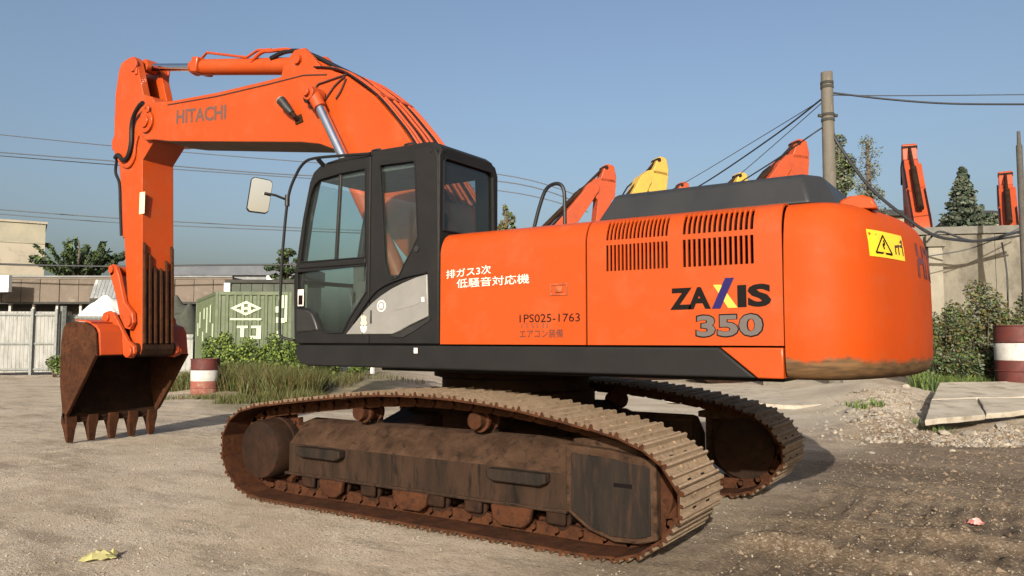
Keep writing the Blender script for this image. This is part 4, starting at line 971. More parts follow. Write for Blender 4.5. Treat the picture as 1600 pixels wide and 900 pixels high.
# tall grass as one stand
def grass(name, spots, label, seed, mats):
    rnd = random.Random(seed); mb = MB()
    for (px, d, w, dep, n, h) in spots:
        c = at(px, 530, d)
        for _ in range(int(n*1.7)):
            a = rnd.uniform(-.5,.5)*w; b = rnd.uniform(-.5,.5)*dep; x = c.x+a*RX+b*HX; y = c.y+a*RY+b*HY; hh = h*rnd.uniform(.45,1.1)
            z = gzs(x, y)-.02 if rnd.random() < .02 else placed_z(x, y)
            ang = rnd.uniform(0, 6.28); wd = rnd.uniform(.005,.012); lean = Vector((rnd.gauss(0,.34), rnd.gauss(0,.34), 0))*hh; s = Vector((math.cos(ang), math.sin(ang), 0))*wd
            p = Vector((x, y, z)); q = p+Vector((0,0,hh*.6))+lean*.4; t = p+Vector((0,0,hh))+lean
            mb.add([p-s, p+s, q+s*.7, t, q-s*.7], [(0,1,2,4),(4,2,3)], rnd.randrange(len(mats)))
    o = mb.build(name, mats, None, 0, fix=False); return tag(o, label, 'grass', kind='stuff')
_zc = {}
def placed_z(x, y):
    k = (round(x*4), round(y*4))
    if k not in _zc: _zc[k] = gzs(x, y)-.02
    return _zc[k]
grass('tall_grass', [(292,22.6,1.0,1.0,700,.55),(330,22.9,1.5,1.0,900,.6),(385,21.6,1.3,1.4,1500,.75),(300,19.9,1.3,.5,130,.16),(350,19.7,1.3,.5,160,.2),(430,20.8,1.4,1.6,1500,.75),(470,20.5,1.2,1.6,1200,.75),(455,19.0,1.6,1.0,500,.35),(515,22.5,1.8,2,380,.35),(600,24.5,2.6,2,160,.22),(400,18.8,1.8,.8,400,.25)],
      'tall yellow green grass and weeds around the left barrel', 5, [GY, G2, GY, GX, GY, GX])
grass('grass_tufts', [(1465,18.8,1.2,.8,500,.45),(1500,18.9,1.5,.8,600,.4),(1545,18.8,1.5,.8,500,.45),(1350,14.6,.6,.6,120,.15),(1450,12.4,.5,.5,60,.15)], 'low green weeds along the back edge of the slabs', 6, [G2, G3, G1])
for k, (px, d, w, h, n, mats, lab) in enumerate([(1478,19.8,1.4,2.35,2300,[G3,G2,GY],'dark scrubby bush beside the counterweight in front of the wall'),(1532,20.3,2.2,3.1,5200,[G2,GY,GB],'tall dry leafed shrub before the middle of the concrete wall'),(1595,20.6,2.2,3.0,4600,[GY,G2,GB],'pale yellowish shrub behind the right barrel'),(1640,20.2,2.0,2.8,3000,[GY,G2,GB],'tall shrub just outside the barrel at the right edge'),(1505,19.3,2.4,1.3,3000,[G3,G2,G3],'low dark green shrub at the foot of the wall'),(1565,19.5,1.6,1.35,1800,[G2,G3,GY],'low green shrub just left of the right barrel')]):
    o = bush(placed(px, d), w, 1.0, h, int(n*1.9), .055, mats+[GY, GB], lab, 'shrub', 40+k, clumps=26); o.rotation_euler[2] = RZ

def tree(px, d, ybase, ytop, wpx, label, mats, seed, n=1600, size=.16, shape='round', trunk=True):
    rnd = random.Random(seed); p = at(px, 530, d); g = gzs(p.x, p.y) if d < 60 else 0
    zt = CAM.z+(530-ytop)/1200*d; zb = CAM.z+(530-ybase)/1200*d; w = wpx/1200*d/2; H = zt-g
    root = tag(empty('tree', (p.x, p.y, g), RZ), label, 'tree'); cb = zb-g
    tk = MB(); tk.tube([(0,0,-.1),(.05,0,cb*.6),(0,.05,cb+(H-cb)*.5),(0,0,H*.97)], [.02*H,.016*H,.010*H,.003*H], 8)
    mb = MB()
    if shape == 'cone':
        for k in range(60):
            t = k/60; z = cb+(H-cb)*t; r = w*(1-t)*rnd.uniform(.7,1.15)+.08; a = k*2.4; c = Vector((r*.6*math.cos(a), r*.6*math.sin(a), z))
            tk.tube([(0,0,z), tuple(c)], [.03,.012], 5); leaves(mb, c, (r*.55+.1, r*.55+.1, (H-cb)*.035), n//60, size, rnd, len(mats), 1.5)
    elif shape == 'feather':
        for k in range(46):
            a = rnd.uniform(0, 6.28); r = w*math.sqrt(rnd.random())*.8; z0 = cb+(H-cb)*.1; ln = (H-cb)*rnd.uniform(.5,.95)*(1-.35*r/w)
            b0 = Vector((r*math.cos(a)*.4, r*math.sin(a)*.4, z0)); b1 = Vector((r*math.cos(a)*1.35, r*math.sin(a)*1.35, z0+ln*rnd.uniform(.75,1.1)))
            tk.tube([b0, b1], [.05,.015], 5)
            for q in range(n//46):
                t = rnd.random(); c = b0.lerp(b1, .15+.95*t); leaves(mb, c, (.13,.13,.12), 1, size, rnd, len(mats), 2.0, .5)
    else:
        for k in range(26 if shape == 'round' else 34):
            a = rnd.uniform(0, 6.28); t = rnd.random(); r = w*rnd.uniform(.2,.85)*(math.sin(math.pi*(.15+.8*t)) if shape == 'round' else (1-.75*t)); z = cb+(H-cb)*t*.94; c = Vector((r*math.cos(a), r*math.sin(a), z))
            tk.tube([(0,0,max(z-(H-cb)*.18,0)), tuple(c*.6+Vector((0,0,z*.4))), tuple(c)], [.05,.03,.01], 5)
            leaves(mb, c, (w*.24, w*.24, (H-cb)*.09), n//30, size, rnd, len(mats), 1.5)
    mb.build('crown', mats, root, 0, fix=False); tk.build('trunk', BARK, root); return root
tree(120,52,440,372,130,'dark green feathery tree behind the brown shed at the left', [GC,G3,G2], 1, 5200, .17, 'feather')
tree(448,48,440,388,70,'dim green tree between the handrail and the cab front', [G3,GC,G2], 2, 2600, .16)
tree(790,42,372,318,34,'small pale green tree just right of the cab', [GB,GY,G2], 3, 700, .16)
tree(1318,46,345,208,92,'sparse grey green tree behind the utility pole', [GB,GB,G2], 4, 7000, .12, 'spread')
tree(1364,50,345,204,86,'tall thin bare topped tree right of the utility pole', [GB,GB,GB], 5, 1500, .10, 'spread')
tree(1512,52,372,260,74,'dark pointed conifer standing beyond the concrete wall', [GC,GC,GB], 6, 4200, .2, 'cone')
tree(1556,58,372,330,60,'low dark tree right of the conifer', [G3,GC,GB], 7, 1500, .2)

# ---- green container
GRN = mat('green_container_paint', (.076,.100,.049), (.096,.120,.061), (.055,.068,.035), scale=2, rough=.65, c3scale=5, c3lo=.58, c3hi=.7)
PGRN = mat('pale_green_stencil', (.52,.60,.42), (.42,.50,.33), scale=9, rough=.7)
CA = at(336,530,25.0); CB = at(455,530,25.2); CD = at(303,530,31.0)
ex = Vector((CB.x-CA.x, CB.y-CA.y, 0)).normalized(); ey = Vector((CD.x-CA.x, CD.y-CA.y, 0)); ey = (ey-ex*ey.dot(ex)*.0).normalized()
CZ = .36; CH = 2.74; CWD = 2.44; CLN = 6.06
def cmap(a, b, z): q = CA+ex*a+ey*b; return (q.x, q.y, CZ+z)
cont = tag(empty('shipping_container', (CA.x, CA.y, CZ)), 'green corrugated shipping container with a white diamond emblem', 'container')
def cbuild(mb, name, mt, **k):
    mb.v = [tuple(Vector(p)-Vector((CA.x, CA.y, CZ))) for p in mb.v]; return mb.build(name, mt, cont, **k)
def cbox(a0, a1, b0, b1, z0, z1, name, mt):
    m = MB(); m.box((a0,b0,z0),(a1,b1,z1)); m.v = [cmap(*p) for p in m.v]; return cbuild(m, name, mt, smooth=0, bevel=.01)
def wave(n, L0, L1, dep):
    out = []; p = (L1-L0)/n
    for k in range(n): x = L0+k*p; out += [(x,0),(x+p*.3,0),(x+p*.42,dep),(x+p*.88,dep)]
    out.append((L1, 0)); return out
w = wave(9, .1, CWD-.1, .045)
m = MB(); v = [cmap(a, b+.02, .14) for a, b in w]+[cmap(a, b+.02, CH-.12) for a, b in w]; n = len(w)
m.add(v, [(i, i+1, n+i+1, n+i) for i in range(n-1)]); cbuild(m, 'end_wall', GRN, smooth=0, fix=False)
w = wave(20, .1, CLN-.1, .04)
for a0, sg in ((0, 1), (CWD, -1)):
    m = MB(); v = [cmap(a0+sg*(b+.02), a, .14) for a, b in w]+[cmap(a0+sg*(b+.02), a, CH-.12) for a, b in w]; n = len(w)
    m.add(v, [(i, i+1, n+i+1, n+i) for i in range(n-1)]); cbuild(m, 'side_wall', GRN, smooth=0, fix=False)
for a in (0, CWD-.1):
    for b in (0, CLN-.1): cbox(a, a+.1, b, b+.1, 0, CH, 'corner_post', GRN)
for z0, z1 in ((0,.14),(CH-.12,CH-.002)):
    cbox(.1, CWD-.1, .003, .09, z0, z1, 'end_rail', GRN); cbox(.003, .08, .1, CLN-.1, z0, z1, 'side_rail', GRN); cbox(CWD-.08, CWD-.003, .1, CLN-.1, z0, z1, 'side_rail', GRN)
cbox(.05, CWD-.05, .05, CLN-.05, CH-.06, CH-.02, 'roof', GRN); cbox(.1, CWD-.1, CLN-.08, CLN-.02, .1, CH-.1, 'back_wall', GRN)
# emblem: diamond with an H, a line and two letters below (stencilled on the end wall)
def stencil(polys, name):
    m = MB()
    for outer_, holes_ in polys: m.prism(outer_, 0, .004, holes=holes_, mp=lambda u, v, w: cmap(u, .014-w, v))
    return cbuild(m, name, PGRN, smooth=0)
ux, uz = .98, 2.19
stencil([([(ux-.50,uz),(ux,uz-.24),(ux+.50,uz),(ux,uz+.24)], [[(ux-.34,uz),(ux-.15,uz-.075),(ux-.15,uz+.075)],[(ux+.34,uz),(ux+.15,uz+.075),(ux+.15,uz-.075)],[(ux-.06,uz+.035),(ux+.06,uz+.035),(ux+.06,uz+.14),(ux-.06,uz+.14)],[(ux-.06,uz-.14),(ux+.06,uz-.14),(ux+.06,uz-.045),(ux-.06,uz-.045)]])], 'diamond_emblem')
stencil([([(.48,1.80),(1.48,1.80),(1.48,1.86),(.48,1.86)], [])], 'emblem_line')
stencil([([(.70,1.62),(.70,1.54),(.82,1.54),(.82,1.25),(.94,1.25),(.94,1.54),(1.05,1.54),(1.05,1.62)], [])], 'stencilled_letter')
stencil([([(1.16,1.62),(1.16,1.54),(1.33,1.54),(1.33,1.29),(1.12,1.29),(1.12,1.19),(1.48,1.19),(1.48,1.62)], [])], 'stencilled_letter')
rs2 = random.Random(9)
for (a, z, w_, h_) in [(1.93,2.05,.16,.2),(2.12,2.2,.07,.5),(1.95,1.72,.13,.17),(2.1,1.72,.14,.15),(1.98,1.25,.1,.2),(2.22,1.75,.08,.9),(2.02,2.45,.06,.3)]:
    stencil([([(a,z),(a+w_,z),(a+w_,z+h_),(a,z+h_)], [])], 'paint_patch')
for (b, z, h_) in [(.5,1.2,.5),(1.2,1.75,.6),(2.2,1.4,.9),(3.1,1.9,.4),(3.4,1.1,.35),(4.4,1.6,.6),(5.1,1.3,.5)]:
    m = MB(); m.prism([(b,z),(b+.35,z),(b+.35,z+h_),(b,z+h_)], 0, .004, mp=lambda u, v, w: cmap(.014-w, u, v)); cbuild(m, 'paint_patch', PGRN, smooth=0)

# ---- white corrugated gate and fences on the left
SHT = mat('white_corrugated_sheet', (.315,.318,.30), (.25,.25,.232), (.16,.158,.138), scale=2, rough=.6, c3scale=4, c3lo=.52, c3hi=.7, stretch=(1,1,.3))
STL = mat('grey_painted_steel', (.20,.215,.20), (.15,.16,.15), scale=5, rough=.6)
def sheet_fence(pxa, pxb, d0, d1, ztop, npan, label, name, rails, posts, zlow=.12):
    A, B = at(pxa,530,d0), at(pxb,530,d1); e = Vector((B.x-A.x, B.y-A.y, 0)); Ln = e.length; e.normalize(); nrmv = Vector((-e.y, e.x, 0))
    if nrmv.dot(CAM-A) < 0: nrmv = -nrmv
    root = tag(empty(name, (A.x, A.y, 0)), label, 'gate' if 'gate' in name else 'fence'); q = Ln/npan
    P = lambda s, o_, z: tuple(e*s+nrmv*o_+Vector((0,0,z)))
    for k in range(npan):
        m = MB(); w = wave(3, k*q+.002, (k+1)*q-.002, -.011); n = len(w)
        m.add([P(a,b,zlow) for a, b in w]+[P(a,b,ztop) for a, b in w], [(i,i+1,n+i+1,n+i) for i in range(n-1)])
        o = m.build('sheet_panel', SHT, root, 0, fix=False); sm = o.modifiers.new('t','SOLIDIFY'); sm.thickness = .004
    for z in rails:
        m = MB(); m.box((0,.004,z-.04),(Ln,.06,z+.04)); m.v = [P(*p) for p in m.v]; m.build('rail', STL, root, 0)
    for s in posts:
        m = MB(); m.box((s*Ln-.05,.062,0),(s*Ln+.05,.15,ztop+.12)); m.v = [P(*p) for p in m.v]; m.build('post', STL, root, 0)
    return root
sheet_fence(-75,92,32.6,33.6,2.74,9,'white corrugated metal gate with grey steel frame at the left edge','sheet_gate',[.25,1.35,2.60],[.30,.755,.985])
sheet_fence(103,190,34.2,35.2,2.60,4,'white corrugated fence behind the bucket','sheet_fence',[2.5],[.02])
sheet_fence(262,303,33.5,33.5,1.75,2,'low pale corrugated fence left of the green container','sheet_fence',[1.6],[])
m = MB(); p = at(99,530,33.8); m.box((-.09,-.09,0),(.09,.09,2.95)); m.box((-.1,-.1,2.95),(.1,.1,2.99)); o = m.build('gate_post', STL, None, 0, bevel=.01); o.location = (p.x,p.y,0); tag(o, 'grey square steel post at the end of the white gate', 'post')

# ---- tarpaulin covered heaps
TARP = mat('white_tarpaulin', (.72,.72,.70), (.62,.62,.60), scale=2, rough=.6, bump=.4, bscale=6); NET = mat('dark_green_net', (.035,.04,.03), (.055,.058,.045), scale=4, rough=.9, bump=.5, bscale=18)
def heap(px, d, w, dep, h, mt, label, seed, name):
    rn = np.random.RandomState(seed); p = at(px,530,d); n = 26; v = []
    for j in range(n):
        for i in range(n):
            a = i/(n-1)*2-1; b = j/(n-1)*2-1; r = (abs(a)**3+abs(b)**3)
            z = h*max(0, 1-r)**.45*(.86+.3*float(vnoise(np.array(a*2.2+seed*3), np.array(b*2.2))))+.05*float(vnoise(np.array(a*7.), np.array(b*7.+seed)))
            v.append((a*w/2, b*dep/2, z))
    m = MB(); m.add(v, [(j*n+i, j*n+i+1, (j+1)*n+i+1, (j+1)*n+i) for j in range(n-1) for i in range(n-1)])
    o = m.build(name, mt, None, 30, fix=False); o.location = (p.x, p.y, gzs(p.x,p.y)-.05); o.rotation_euler = (0,0,RZ); s = o.modifiers.new('t','SOLIDIFY'); s.thickness = .02
    return tag(o, label, 'tarpaulin')
heap(172,36.5,3.6,2.4,3.35, TARP, 'white tarpaulin draped over a heap behind the bucket and arm', 2, 'tarpaulin_heap')
heap(288,35.0,1.9,2.0,3.15, NET, 'dark netting over a heap between the arm and the container', 4, 'netted_heap')

# ---- buildings on the left
BEI = mat('beige_render', (.36,.32,.25), (.30,.27,.21), (.22,.20,.16), scale=.8, rough=.9, c3scale=1.6, c3lo=.58, c3hi=.7)
BGR = mat('grey_green_render', (.27,.26,.20), (.34,.31,.23), scale=.7, rough=.9); BRN = mat('weathered_fascia', (.155,.125,.098), (.11,.09,.07), (.20,.165,.13), scale=.7, rough=.9, c3scale=1.4, c3lo=.55, c3hi=.68)
DRK = mat('dark_recess', (.03,.03,.026), (.045,.043,.036), scale=2, rough=.9); ROOF = mat('grey_sheet_roof', (.22,.235,.24), (.15,.16,.165), (.45,.45,.43), scale=.5, rough=.7, c3scale=.9, c3lo=.58, c3hi=.66); GLS = mat('dark_window_glass', (.03,.035,.04), rough=.15, rvar=0)
def front(pxa, pxb, d0, d1):
    A, B = at(pxa,530,d0), at(pxb,530,d1); e = Vector((B.x-A.x,B.y-A.y,0)); Ln = e.length; e.normalize(); n = Vector((e.y,-e.x,0))
    if n.dot(CAM-A) > 0: n = -n                  # n points away from the camera
    def P(s, o_, z): return tuple(e*s+n*o_+Vector((0,0,z)))
    return Vector((A.x,A.y,0)), Ln, P
def part(root, P, a, b, name, mt, bevel=0):
    m = MB(); m.box(a, b); m.v = [P(*p) for p in m.v]; return m.build(name, mt, root, 0, bevel=bevel)
o_, Ln, P = front(-170,66,50,54.5); bl = tag(empty('building', o_), 'tall beige flat topped building at the far left edge', 'building')
part(bl,P,(0,0,0),(Ln,8,8.4),'lower_wall',BEI); part(bl,P,(.0,.06,8.4),(Ln,8,9.75),'upper_wall',BGR); part(bl,P,(0,-.04,6.7),(Ln,-.003,6.82),'ledge',BEI); part(bl,P,(-.1,-.05,9.75),(Ln+.1,8,9.9),'parapet',BEI)
part(bl,P,(0,-.05,8.3),(Ln,-.003,8.42),'ledge',BGR); part(bl,P,(Ln+.003,.3,8.15),(Ln+.35,.6,8.45),'wall_lamp',DRK); part(bl,P,(0,-.05,5.4),(Ln,-.003,6.1),'wall_band',BGR)
o_, Ln, P = front(-90,20,47,46); sg = tag(empty('sign_board', o_), 'blank white sign board on the shed at the left edge', 'sign')
part(sg,P,(0,-.4,4.35),(Ln,-.15,5.35),'board',M['white']); 
for s in (.2,.8): part(sg,P,(Ln*s-.06,-.14,3.4),(Ln*s+.06,-.02,5.3),'bracket',STL)
o_, Ln, P = front(-120,362,47.5,47.5); sh = tag(empty('shed', o_), 'long low brown shed with a panelled fascia behind the gate', 'shed')
part(sh,P,(0,1.5,0),(Ln,1.7,3.9),'back_wall',DRK); part(sh,P,(0,0,5.25),(Ln,9,5.38),'roof',BRN); part(sh,P,(0,.9,3.75),(Ln,1.48,3.85),'soffit',DRK)
npn = 16
for k in range(npn): part(sh,P,(Ln*k/npn+.02,.02+.02*(k%3==1),3.85),(Ln*(k+1)/npn-.02,.2,5.25),'fascia_panel',BRN)
part(sh,P,(0,-.03,3.72),(Ln,.22,3.845),'fascia_rail',DRK); part(sh,P,(0,-.06,5.385),(Ln,.3,5.47),'roof_edge',ROOF)
for k in range(13): part(sh,P,(Ln*(k+.5)/13-.07,.3,0),(Ln*(k+.5)/13+.07,.45,3.72),'post',WHT)
for k in range(6): part(sh,P,(Ln*(.3+.05*k)+.1,1.44,2.2),(Ln*(.34+.05*k),1.497,3.3),'window',GLS)
o_, Ln, P = front(152,196,46.9,46.9); rf = tag(empty('lean_to_roof', o_), 'pale grey corrugated lean to roof behind the white tarpaulin', 'roof')
for k in range(8):
    m = MB(); q = Ln/8; m.prism([(q*k+.01,4.0),(q*(k+1)-.01,4.0),(q*(k+1)-.01,5.15),(q*k+.01,5.15)], 0, .05, mp=lambda u, v, w: P(u, w+(v-4.0)*.5-.9, v)); m.build('roof_sheet', ROOF, rf, 0)
part(rf,P,(0,-.9,3.6),(Ln,-.7,3.98),'beam',DRK)
for s in (.02,.98): part(rf,P,(Ln*s-.06,-.85,0),(Ln*s+.06,-.73,3.6),'post',STL)
o_, Ln, P = front(357,480,44,44); dg_ = tag(empty('shed', o_), 'dark green sheet metal shed directly behind the green container', 'shed')
dgm = mat('dark_green_sheet', (.05,.062,.045), (.07,.08,.06), scale=1, rough=.8)
for k in range(7): part(dg_,P,(Ln*k/7+.015,0,0),(Ln*(k+1)/7-.015,.1,4.75),'wall_sheet',dgm)
part(dg_,P,(-.2,-.15,4.76),(Ln,4,4.95),'roof',DRK); part(dg_,P,(-.22,-.2,3.9),(.12,-.02,4.75),'white_post',M['white'])
# far sheds and parked things between the arm and the cab
o_, Ln, P = front(225,470,95,95); fs = tag(empty('far_shed', o_), 'distant long grey roofed shed seen between arm and cab', 'shed')
part(fs,P,(0,0,0),(Ln,10,8.6),'wall',mat('far_wall',(.20,.20,.18),(.27,.265,.24),scale=.5,rough=.9)); part(fs,P,(-.5,-1,9.4),(Ln+.5,10,10.6),'roof',mat('far_dark_roof',(.085,.095,.115),(.11,.12,.135),scale=.4,rough=.8)); part(fs,P,(0,-.5,8.6),(Ln,0,9.4),'eave_band',ROOF)
for k in range(14): part(fs,P,(Ln*(k+.15)/14,-.06,7.6),(Ln*(k+.15)/14+rs2.uniform(.5,1.3),-.01,8.3),'window',M['white'] if k%3 else GLS)
for k,(px,lab) in enumerate([(318,'small white van roof glimpsed above the shed fascia'),(415,'small white roof box glimpsed left of the cab')]):
    o_, Ln2, P2 = front(px,px+13,70,70); q = tag(empty('rooftop_tank', o_), lab, 'tank'); part(q,P2,(0,0,0),(Ln2,1.2,6.6),'stand',ROOF); part(q,P2,(0,-.02,6.6),(Ln2,1.2,7.35),'tank_box',M['white'],.05)

# ---- concrete wall on the right
WAL = mat('stained_concrete_wall', (.20,.18,.14), (.15,.135,.105), (.095,.085,.065), scale=.8, rough=.95, bump=.2, bscale=10, c3scale=1.8, c3lo=.48, c3hi=.66, stretch=(1,1,.6))
WPL = mat('pale_concrete_pillar', (.28,.255,.20), (.22,.20,.155), scale=1.4, rough=.95)
o_, Ln, P = front(1190,1760,24.5,22.5); wl = tag(empty('concrete_wall', o_), 'tall stained concrete wall behind the shrubs on the right', 'wall')
def wz(px, py, d): return CAM.z+(530-py)/1200*d
npn = 6
for k in range(npn): part(wl,P,(Ln*k/npn+.004,0,0),(Ln*(k+1)/npn-.004,.25,4.72+.02*(k%2)),'wall_panel',WAL,.01)
part(wl,P,(0,-.08,4.745),(Ln,.33,4.98),'coping',mat('dark_coping',(.12,.115,.10),(.17,.16,.135),scale=2,rough=.9),.02)
for px in (1474,1700): s_ = Ln*((px-1190)/570); part(wl,P,(s_-.2,-.2,0),(s_+.2,-.003,4.35),'pillar',WPL,.02); part(wl,P,(s_-.28,-.28,4.35),(s_+.28,-.003,4.70),'pillar_cap',WAL,.02)

# ---- poles and wires
POL = mat('concrete_pole', (.13,.115,.092), (.10,.09,.073), (.17,.15,.12), scale=4, rough=.9, c3scale=9, stretch=(1,1,.2)); WIRE = mat('black_cable', (.018,.02,.024), rough=.6, rvar=0); WIRE2 = mat('grey_cable', (.055,.06,.07), rough=.6, rvar=0)
p = at(1302,530,22); po = tag(empty('utility_pole', (p.x,p.y,gzs(p.x,p.y))), 'round concrete utility pole rising behind the counterweight', 'pole')
m = MB(); m.lathe([(.215,-.1),(.165,9.0),(.16,9.02)], 18); m.build('shaft', POL, po)
for z, r in ((8.70,.185),(8.58,.185),(7.75,.19),(7.60,.19)):
    m = MB(); m.lathe([(r,z-.04),(r,z+.04)], 18); m.build('clamp_band', DRK, po)
m = MB(); m.box((-.28,-.04,7.70),(.28,.04,7.78)); o = m.build('bracket', DRK, po); o.rotation_euler = (0,0,RZ)
p = at(1604,530,20.5); po2 = tag(empty('utility_pole', (p.x,p.y,gzs(p.x,p.y))), 'thin grey pole cut by the right edge of the photo', 'pole')
m = MB(); m.lathe([(.09,-.1),(.075,6.4),(.05,6.45),(.04,6.8)], 14); m.build('shaft', mat('dark_pole', (.075,.07,.06), (.055,.05,.043), scale=4, rough=.9), po2)
def wire(pts, r, label, mt=None, sag=0, name='power_cable'):
    W = [at(*q) for q in pts]
    if len(W) == 2:
        a, b = W; W = [a.lerp(b, t/16)-Vector((0,0,sag*4*(t/16)*(1-t/16))) for t in range(17)]
    else: W = catmull(W, 8)
    m = MB(); m.tube(W, r, 6); return tag(m.build(name, mt or WIRE, None), label, 'cable')
wire([(-60,201,38),(175,225,37),(500,252,36),(780,270,35),(920,309,34)], .022, 'uppermost thin wire crossing the sky at the left', WIRE2)
wire([(-60,231,38),(175,249,37),(460,271,36),(780,281,35),(920,321,34)], .026, 'second wire from the top crossing the sky at the left', WIRE2)
wire([(-60,236,38.4),(175,255,37.4),(460,275,36.4),(780,296,35.4),(920,330,34.4)], .022, 'third wire from the top crossing the sky at the left', WIRE2)
wire([(-60,322,44),(180,340,44),(440,354,44),(640,362,44)], .028, 'fourth wire from the top, passing above the left tree', WIRE2)
wire([(-60,329,44.3),(180,347,44.3),(440,359,44.3),(640,366,44.3)], .024, 'lowest thin wire passing above the left tree', WIRE2)
wire([(-60,410,45),(60,414,45),(190,416,45),(330,414,45),(470,413,45)], .05, 'thick black cable strung in front of the left sheds')
p0_ = at(1302,530,22)
wire([(1308,138,22),(1400,149,22),(1500,156,22),(1640,157,22)], .030, 'thick black cable leaving the pole top to the right')
wire([(1308,142,22.1),(1420,143,23),(1640,141,25)], .016, 'thin wire leaving the pole top to the right', WIRE2)
wire([(1296,146,22),(1220,205,24),(1110,280,27),(1040,318,29)], .028, 'thick black cable falling from the pole top to the left')
wire([(1296,148,22.1),(1190,213,25),(1075,282,28),(1020,310,29.5)], .015, 'thin wire falling leftmost from the pole top', WIRE2)
wire([(1296,152,22),(1230,210,24),(1160,270,26),(1110,310,28)], .014, 'thin wire falling steeply from the pole top', WIRE2)
wire([(1297,192,22),(1270,210,22),(1220,245,23),(1160,283,24)], .022, 'black cable falling from the middle bracket of the pole')
wire([(1306,195,22),(1320,225,21.8),(1365,290,21.8),(1420,338,21.8),(1462,366,21.8),(1500,374,21.8),(1540,375,21.8),(1610,358,21.8)], .045, 'heavy black cable sagging along the top of the wall')
wire([(1452,378,21.9),(1466,364,21.9),(1480,362,21.9),(1530,376,21.9),(1610,366,21.9)], .03, 'second black cable looped along the top of the wall')
wire([(1454,400,22.1),(1520,388,22.1),(1580,364,22.1),(1610,350,22.1)], .016, 'thin cable slanting across the face of the wall', WIRE2)
wire([(1570,378,21.9),(1576,430,21.8),(1574,520,21.6)], .022, 'black cable hanging down the wall face near the right edge')

# ---- machines parked behind
YEL = mat('yellow_paint', (.52,.33,.055), (.45,.29,.06), (.36,.25,.08), scale=2, rough=.5, c3scale=7, c3lo=.62, c3hi=.75)
FOR = mat('faded_orange_paint', (.42,.060,.012), (.34,.055,.016), (.22,.042,.018), scale=2, rough=.55, c3scale=7, c3lo=.62, c3hi=.75)
def rot2(p, c, a): x, z = p[0]-c[0], p[1]-c[1]; return (c[0]+x*math.cos(a)-z*math.sin(a), c[1]+x*math.sin(a)+z*math.cos(a))
PIN = (6.15,4.68); FT = (.2,1.85)
def parked(px, py, d, heading, A, B, paint, label, sc=None):
    A, B = R(A), R(B); tp = rot2(PIN, FT, A); arm_t = lambda q: (lambda r: (r[0]+tp[0]-PIN[0], r[1]+tp[1]-PIN[1]))(rot2(q, PIN, B)); bm_t = lambda q: rot2(q, FT, A)
    headp = [(6.42,5.0),(6.66,5.74),(6.74,5.80),(6.88,5.80),(7.06,5.76),(7.20,5.30),(7.20,5.0)]
    pk = max((arm_t(q) for q in headp), key=lambda q: q[1]); P0 = at(px, py, d); S = P0.z/pk[1]
    h = Vector(heading).normalized(); base = (P0.x-h.x*pk[0]*S, P0.y-h.y*pk[0]*S, 0)
    e = tag(empty('parked_excavator', base, math.atan2(h.y, h.x)), label, 'excavator', 'excavators parked behind'); e.scale = (S, S, S)
    m = MB(); m.prism([bm_t(q) for q in boom_poly], -.33, .33); b = m.build('boom', paint, e, 20, bevel=.015)
    m = MB(); m.prism([arm_t(q) for q in arm_poly], -.25, .25); a = m.build('arm', paint, e, 20, bevel=.012)
    m = MB(); m.prism([arm_t(q) for q in headp], -.25, .25); m.build('head_plate', paint, a, bevel=.06, seg=3)
    for s in (1, -1):
        c0, c1 = bm_t((2.52,4.40)), (1.0,1.75); m = MB(); m.tube([(c0[0],.47*s,c0[1]),(.4*c1[0]+.6*c0[0],.47*s,.4*c1[1]+.6*c0[1]),(.41*c1[0]+.59*c0[0],.47*s,.41*c1[1]+.59*c0[1]),(c1[0],.47*s,c1[1])],[.06,.06,.11,.11],12); m.build('boom_cylinder', paint, e)
    r0, r1 = arm_t((6.70,5.68)), bm_t((3.10,5.02)); m = MB(); l = lambda t: (r0[0]+(r1[0]-r0[0])*t, 0, r0[1]+(r1[1]-r0[1])*t); m.tube([l(0),l(.35),l(.36),l(1)],[.06,.06,.11,.11],12); m.build('arm_cylinder', M['rust_dark'], e)
    m = MB(); m.tube([(q[0],.28,q[1]) for q in [bm_t((x,z+.05)) for x, z in topE[1:10]]], .03, 6); m.tube([(q[0],-.28,q[1]) for q in [bm_t((x,z+.05)) for x, z in topE[1:10]]], .03, 6); m.build('hydraulic_pipes', M['rubber'], b)  # pipes kept black, their shadow line painted in by colour
    for q, r_ in ((tp, .15), (arm_t((6.70,5.64)), .09), (bm_t((2.52,4.40)), .09)):
        m = MB(); m.cyl((q[0],-.275,q[1]),(q[0],.275,q[1]),r_,14); m.build('pin', M['rust_dark'], a)
    m = MB(); m.tube([(p_[0],.30,p_[1]) for p_ in (bm_t((4.6,4.95)), bm_t((5.6,5.0)), arm_t((6.3,5.1)), arm_t((6.75,4.9)), arm_t((6.8,4.2)))], .035, 6); m.build('hose', M['rubber'], a)
    m = MB(); m.box((1.3,-1.4,1.3),(-3.2,1.4,1.5)); m.box((-.3,-1.4,1.5),(-3.3,1.4,2.4)); m.build('body', paint, e, bevel=.05)
    m = MB(); m.prism([(1.6,1.5),(1.62,2.1),(1.4,3.1),(1.2,3.25),(-.1,3.25),(-.2,3.1),(-.2,1.5)], .55, 1.45); cb_ = m.build('cab', M['dark'], e, bevel=.04)
    m = MB(); m.prism([(1.5,2.2),(1.35,3.0),(.1,3.05),(.1,2.2)], 1.451, 1.456); m.build('window', GLS, cb_, 0)
    for s in (1, -1):
        m = MB(); m.prism([(a_, b_) for a_, b_ in TP], .9*s, 1.65*s); m.build('track', M['rust_dark'], e, 30)
    for s in (.6,-.6):
        pass
    lk = [(6.60,1.30),(6.7,1.75),(7.2,1.8),(7.55,1.5),(7.56,.86),(7.42,.36)]
    m = MB(); m.prism([arm_t(q) for q in lk], -.6, .6); m.build('bucket', M['rust_dark'], e, bevel=.02)
    return e
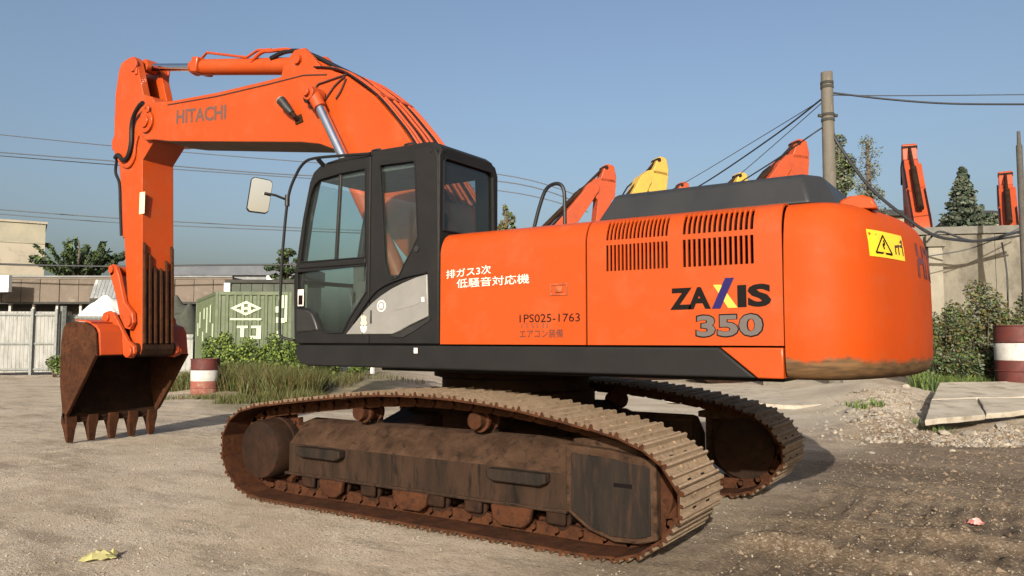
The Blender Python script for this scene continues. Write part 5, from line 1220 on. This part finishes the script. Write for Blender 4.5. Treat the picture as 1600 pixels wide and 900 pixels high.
right = (RX, RY, 0); away = (HX, HY, 0)
hd = lambda r, f: (RX*r+HX*f, RY*r+HY*f, 0)
parked(947,255,30, hd(1,.35), 46, -4, FOR, 'orange excavator whose bent boom and arm show right of the cab')
parked(1030,243,31, hd(1,.35), 54, -6, YEL, 'yellow excavator whose arm tip shows above the engine hood')
parked(1250,215,30, hd(1,.3), 46, -4, FOR, 'orange excavator whose arm head shows left of the utility pole')
parked(1429,222,31, hd(.40,1), 44, 4, FOR, 'orange excavator seen end on with its boom raised right of the counterweight')
parked(1580,265,31, hd(.62,1), 36, -4, FOR, 'orange excavator with its boom raised at the right edge above the wall')
parked(1066,283,44, hd(1,.25), 40, -2, FOR, 'far orange excavator with only its arm tip showing over the hood')
parked(1157,268,40, hd(1,.3), 40, -2, YEL, 'far yellow excavator with only its tip showing over the hood')

# ---- houses beyond the wall
for px0, px1, d, ye, yr, lab in ((1392,1430,62,333,316,'small dark roofed house between counterweight and raised boom'),(1538,1590,64,338,318,'pale house with a grey roof right of the conifer')):
    o_, Ln, P = front(px0,px1,d,d); hs = tag(empty('house', o_), lab, 'house'); ze = CAM.z+(530-ye)/1200*d; zr = CAM.z+(530-yr)/1200*d
    part(hs,P,(0,0,0),(Ln,6,ze),'wall',WPL); m = MB(); m.prism([(-.5,ze),(3,zr),(6.5,ze),(6.5,ze-.2),(-.5,ze-.2)], -.4, Ln+.4, mp=lambda u, v, w: P(w,u,v)); m.build('roof', DRK, hs, 0)
    for s in (.25,.65): part(hs,P,(Ln*s,-.04,ze-2.2),(Ln*s+.7,-.003,ze-1.0),'window',GLS)

# ---- things seen under the front of the upper body
BLU = mat('blue_grey_steel', (.20,.26,.31), (.15,.19,.22), scale=2, rough=.6)
o_, Ln, P = front(478,575,30,30); q = tag(empty('steel_trough', o_), 'low blue grey steel trough lying behind the weeds under the cab', 'trough')
part(q,P,(0,0,.30),(Ln,.6,.62),'body',BLU,.03); part(q,P,(.1,-.08,.62),(Ln-.1,.7,.69),'rim',BLU,.02)
for s in (.15,.5,.85): part(q,P,(Ln*s-.1,.05,0),(Ln*s+.1,.5,.30),'foot',DRK)
for px, h, lab in ((566,.75,'white painted stake standing in the weeds under the cab'),(583,.62,'thinner white stake beside the painted stake under the cab')):
    p = at(px,530,27.5); m = MB(); m.prism([(-.05,-.05),(.05,-.05),(.05,.05),(-.05,.05)], 0, h, 'z'); m.prism([(-.04,-.04),(.04,-.04),(.04,.04),(-.04,.04)], h, h+.02, 'z'); o = m.build('stake', M['white'], None, 0); o.location = (p.x,p.y,gzs(p.x,p.y)-.03); tag(o, lab, 'stake')
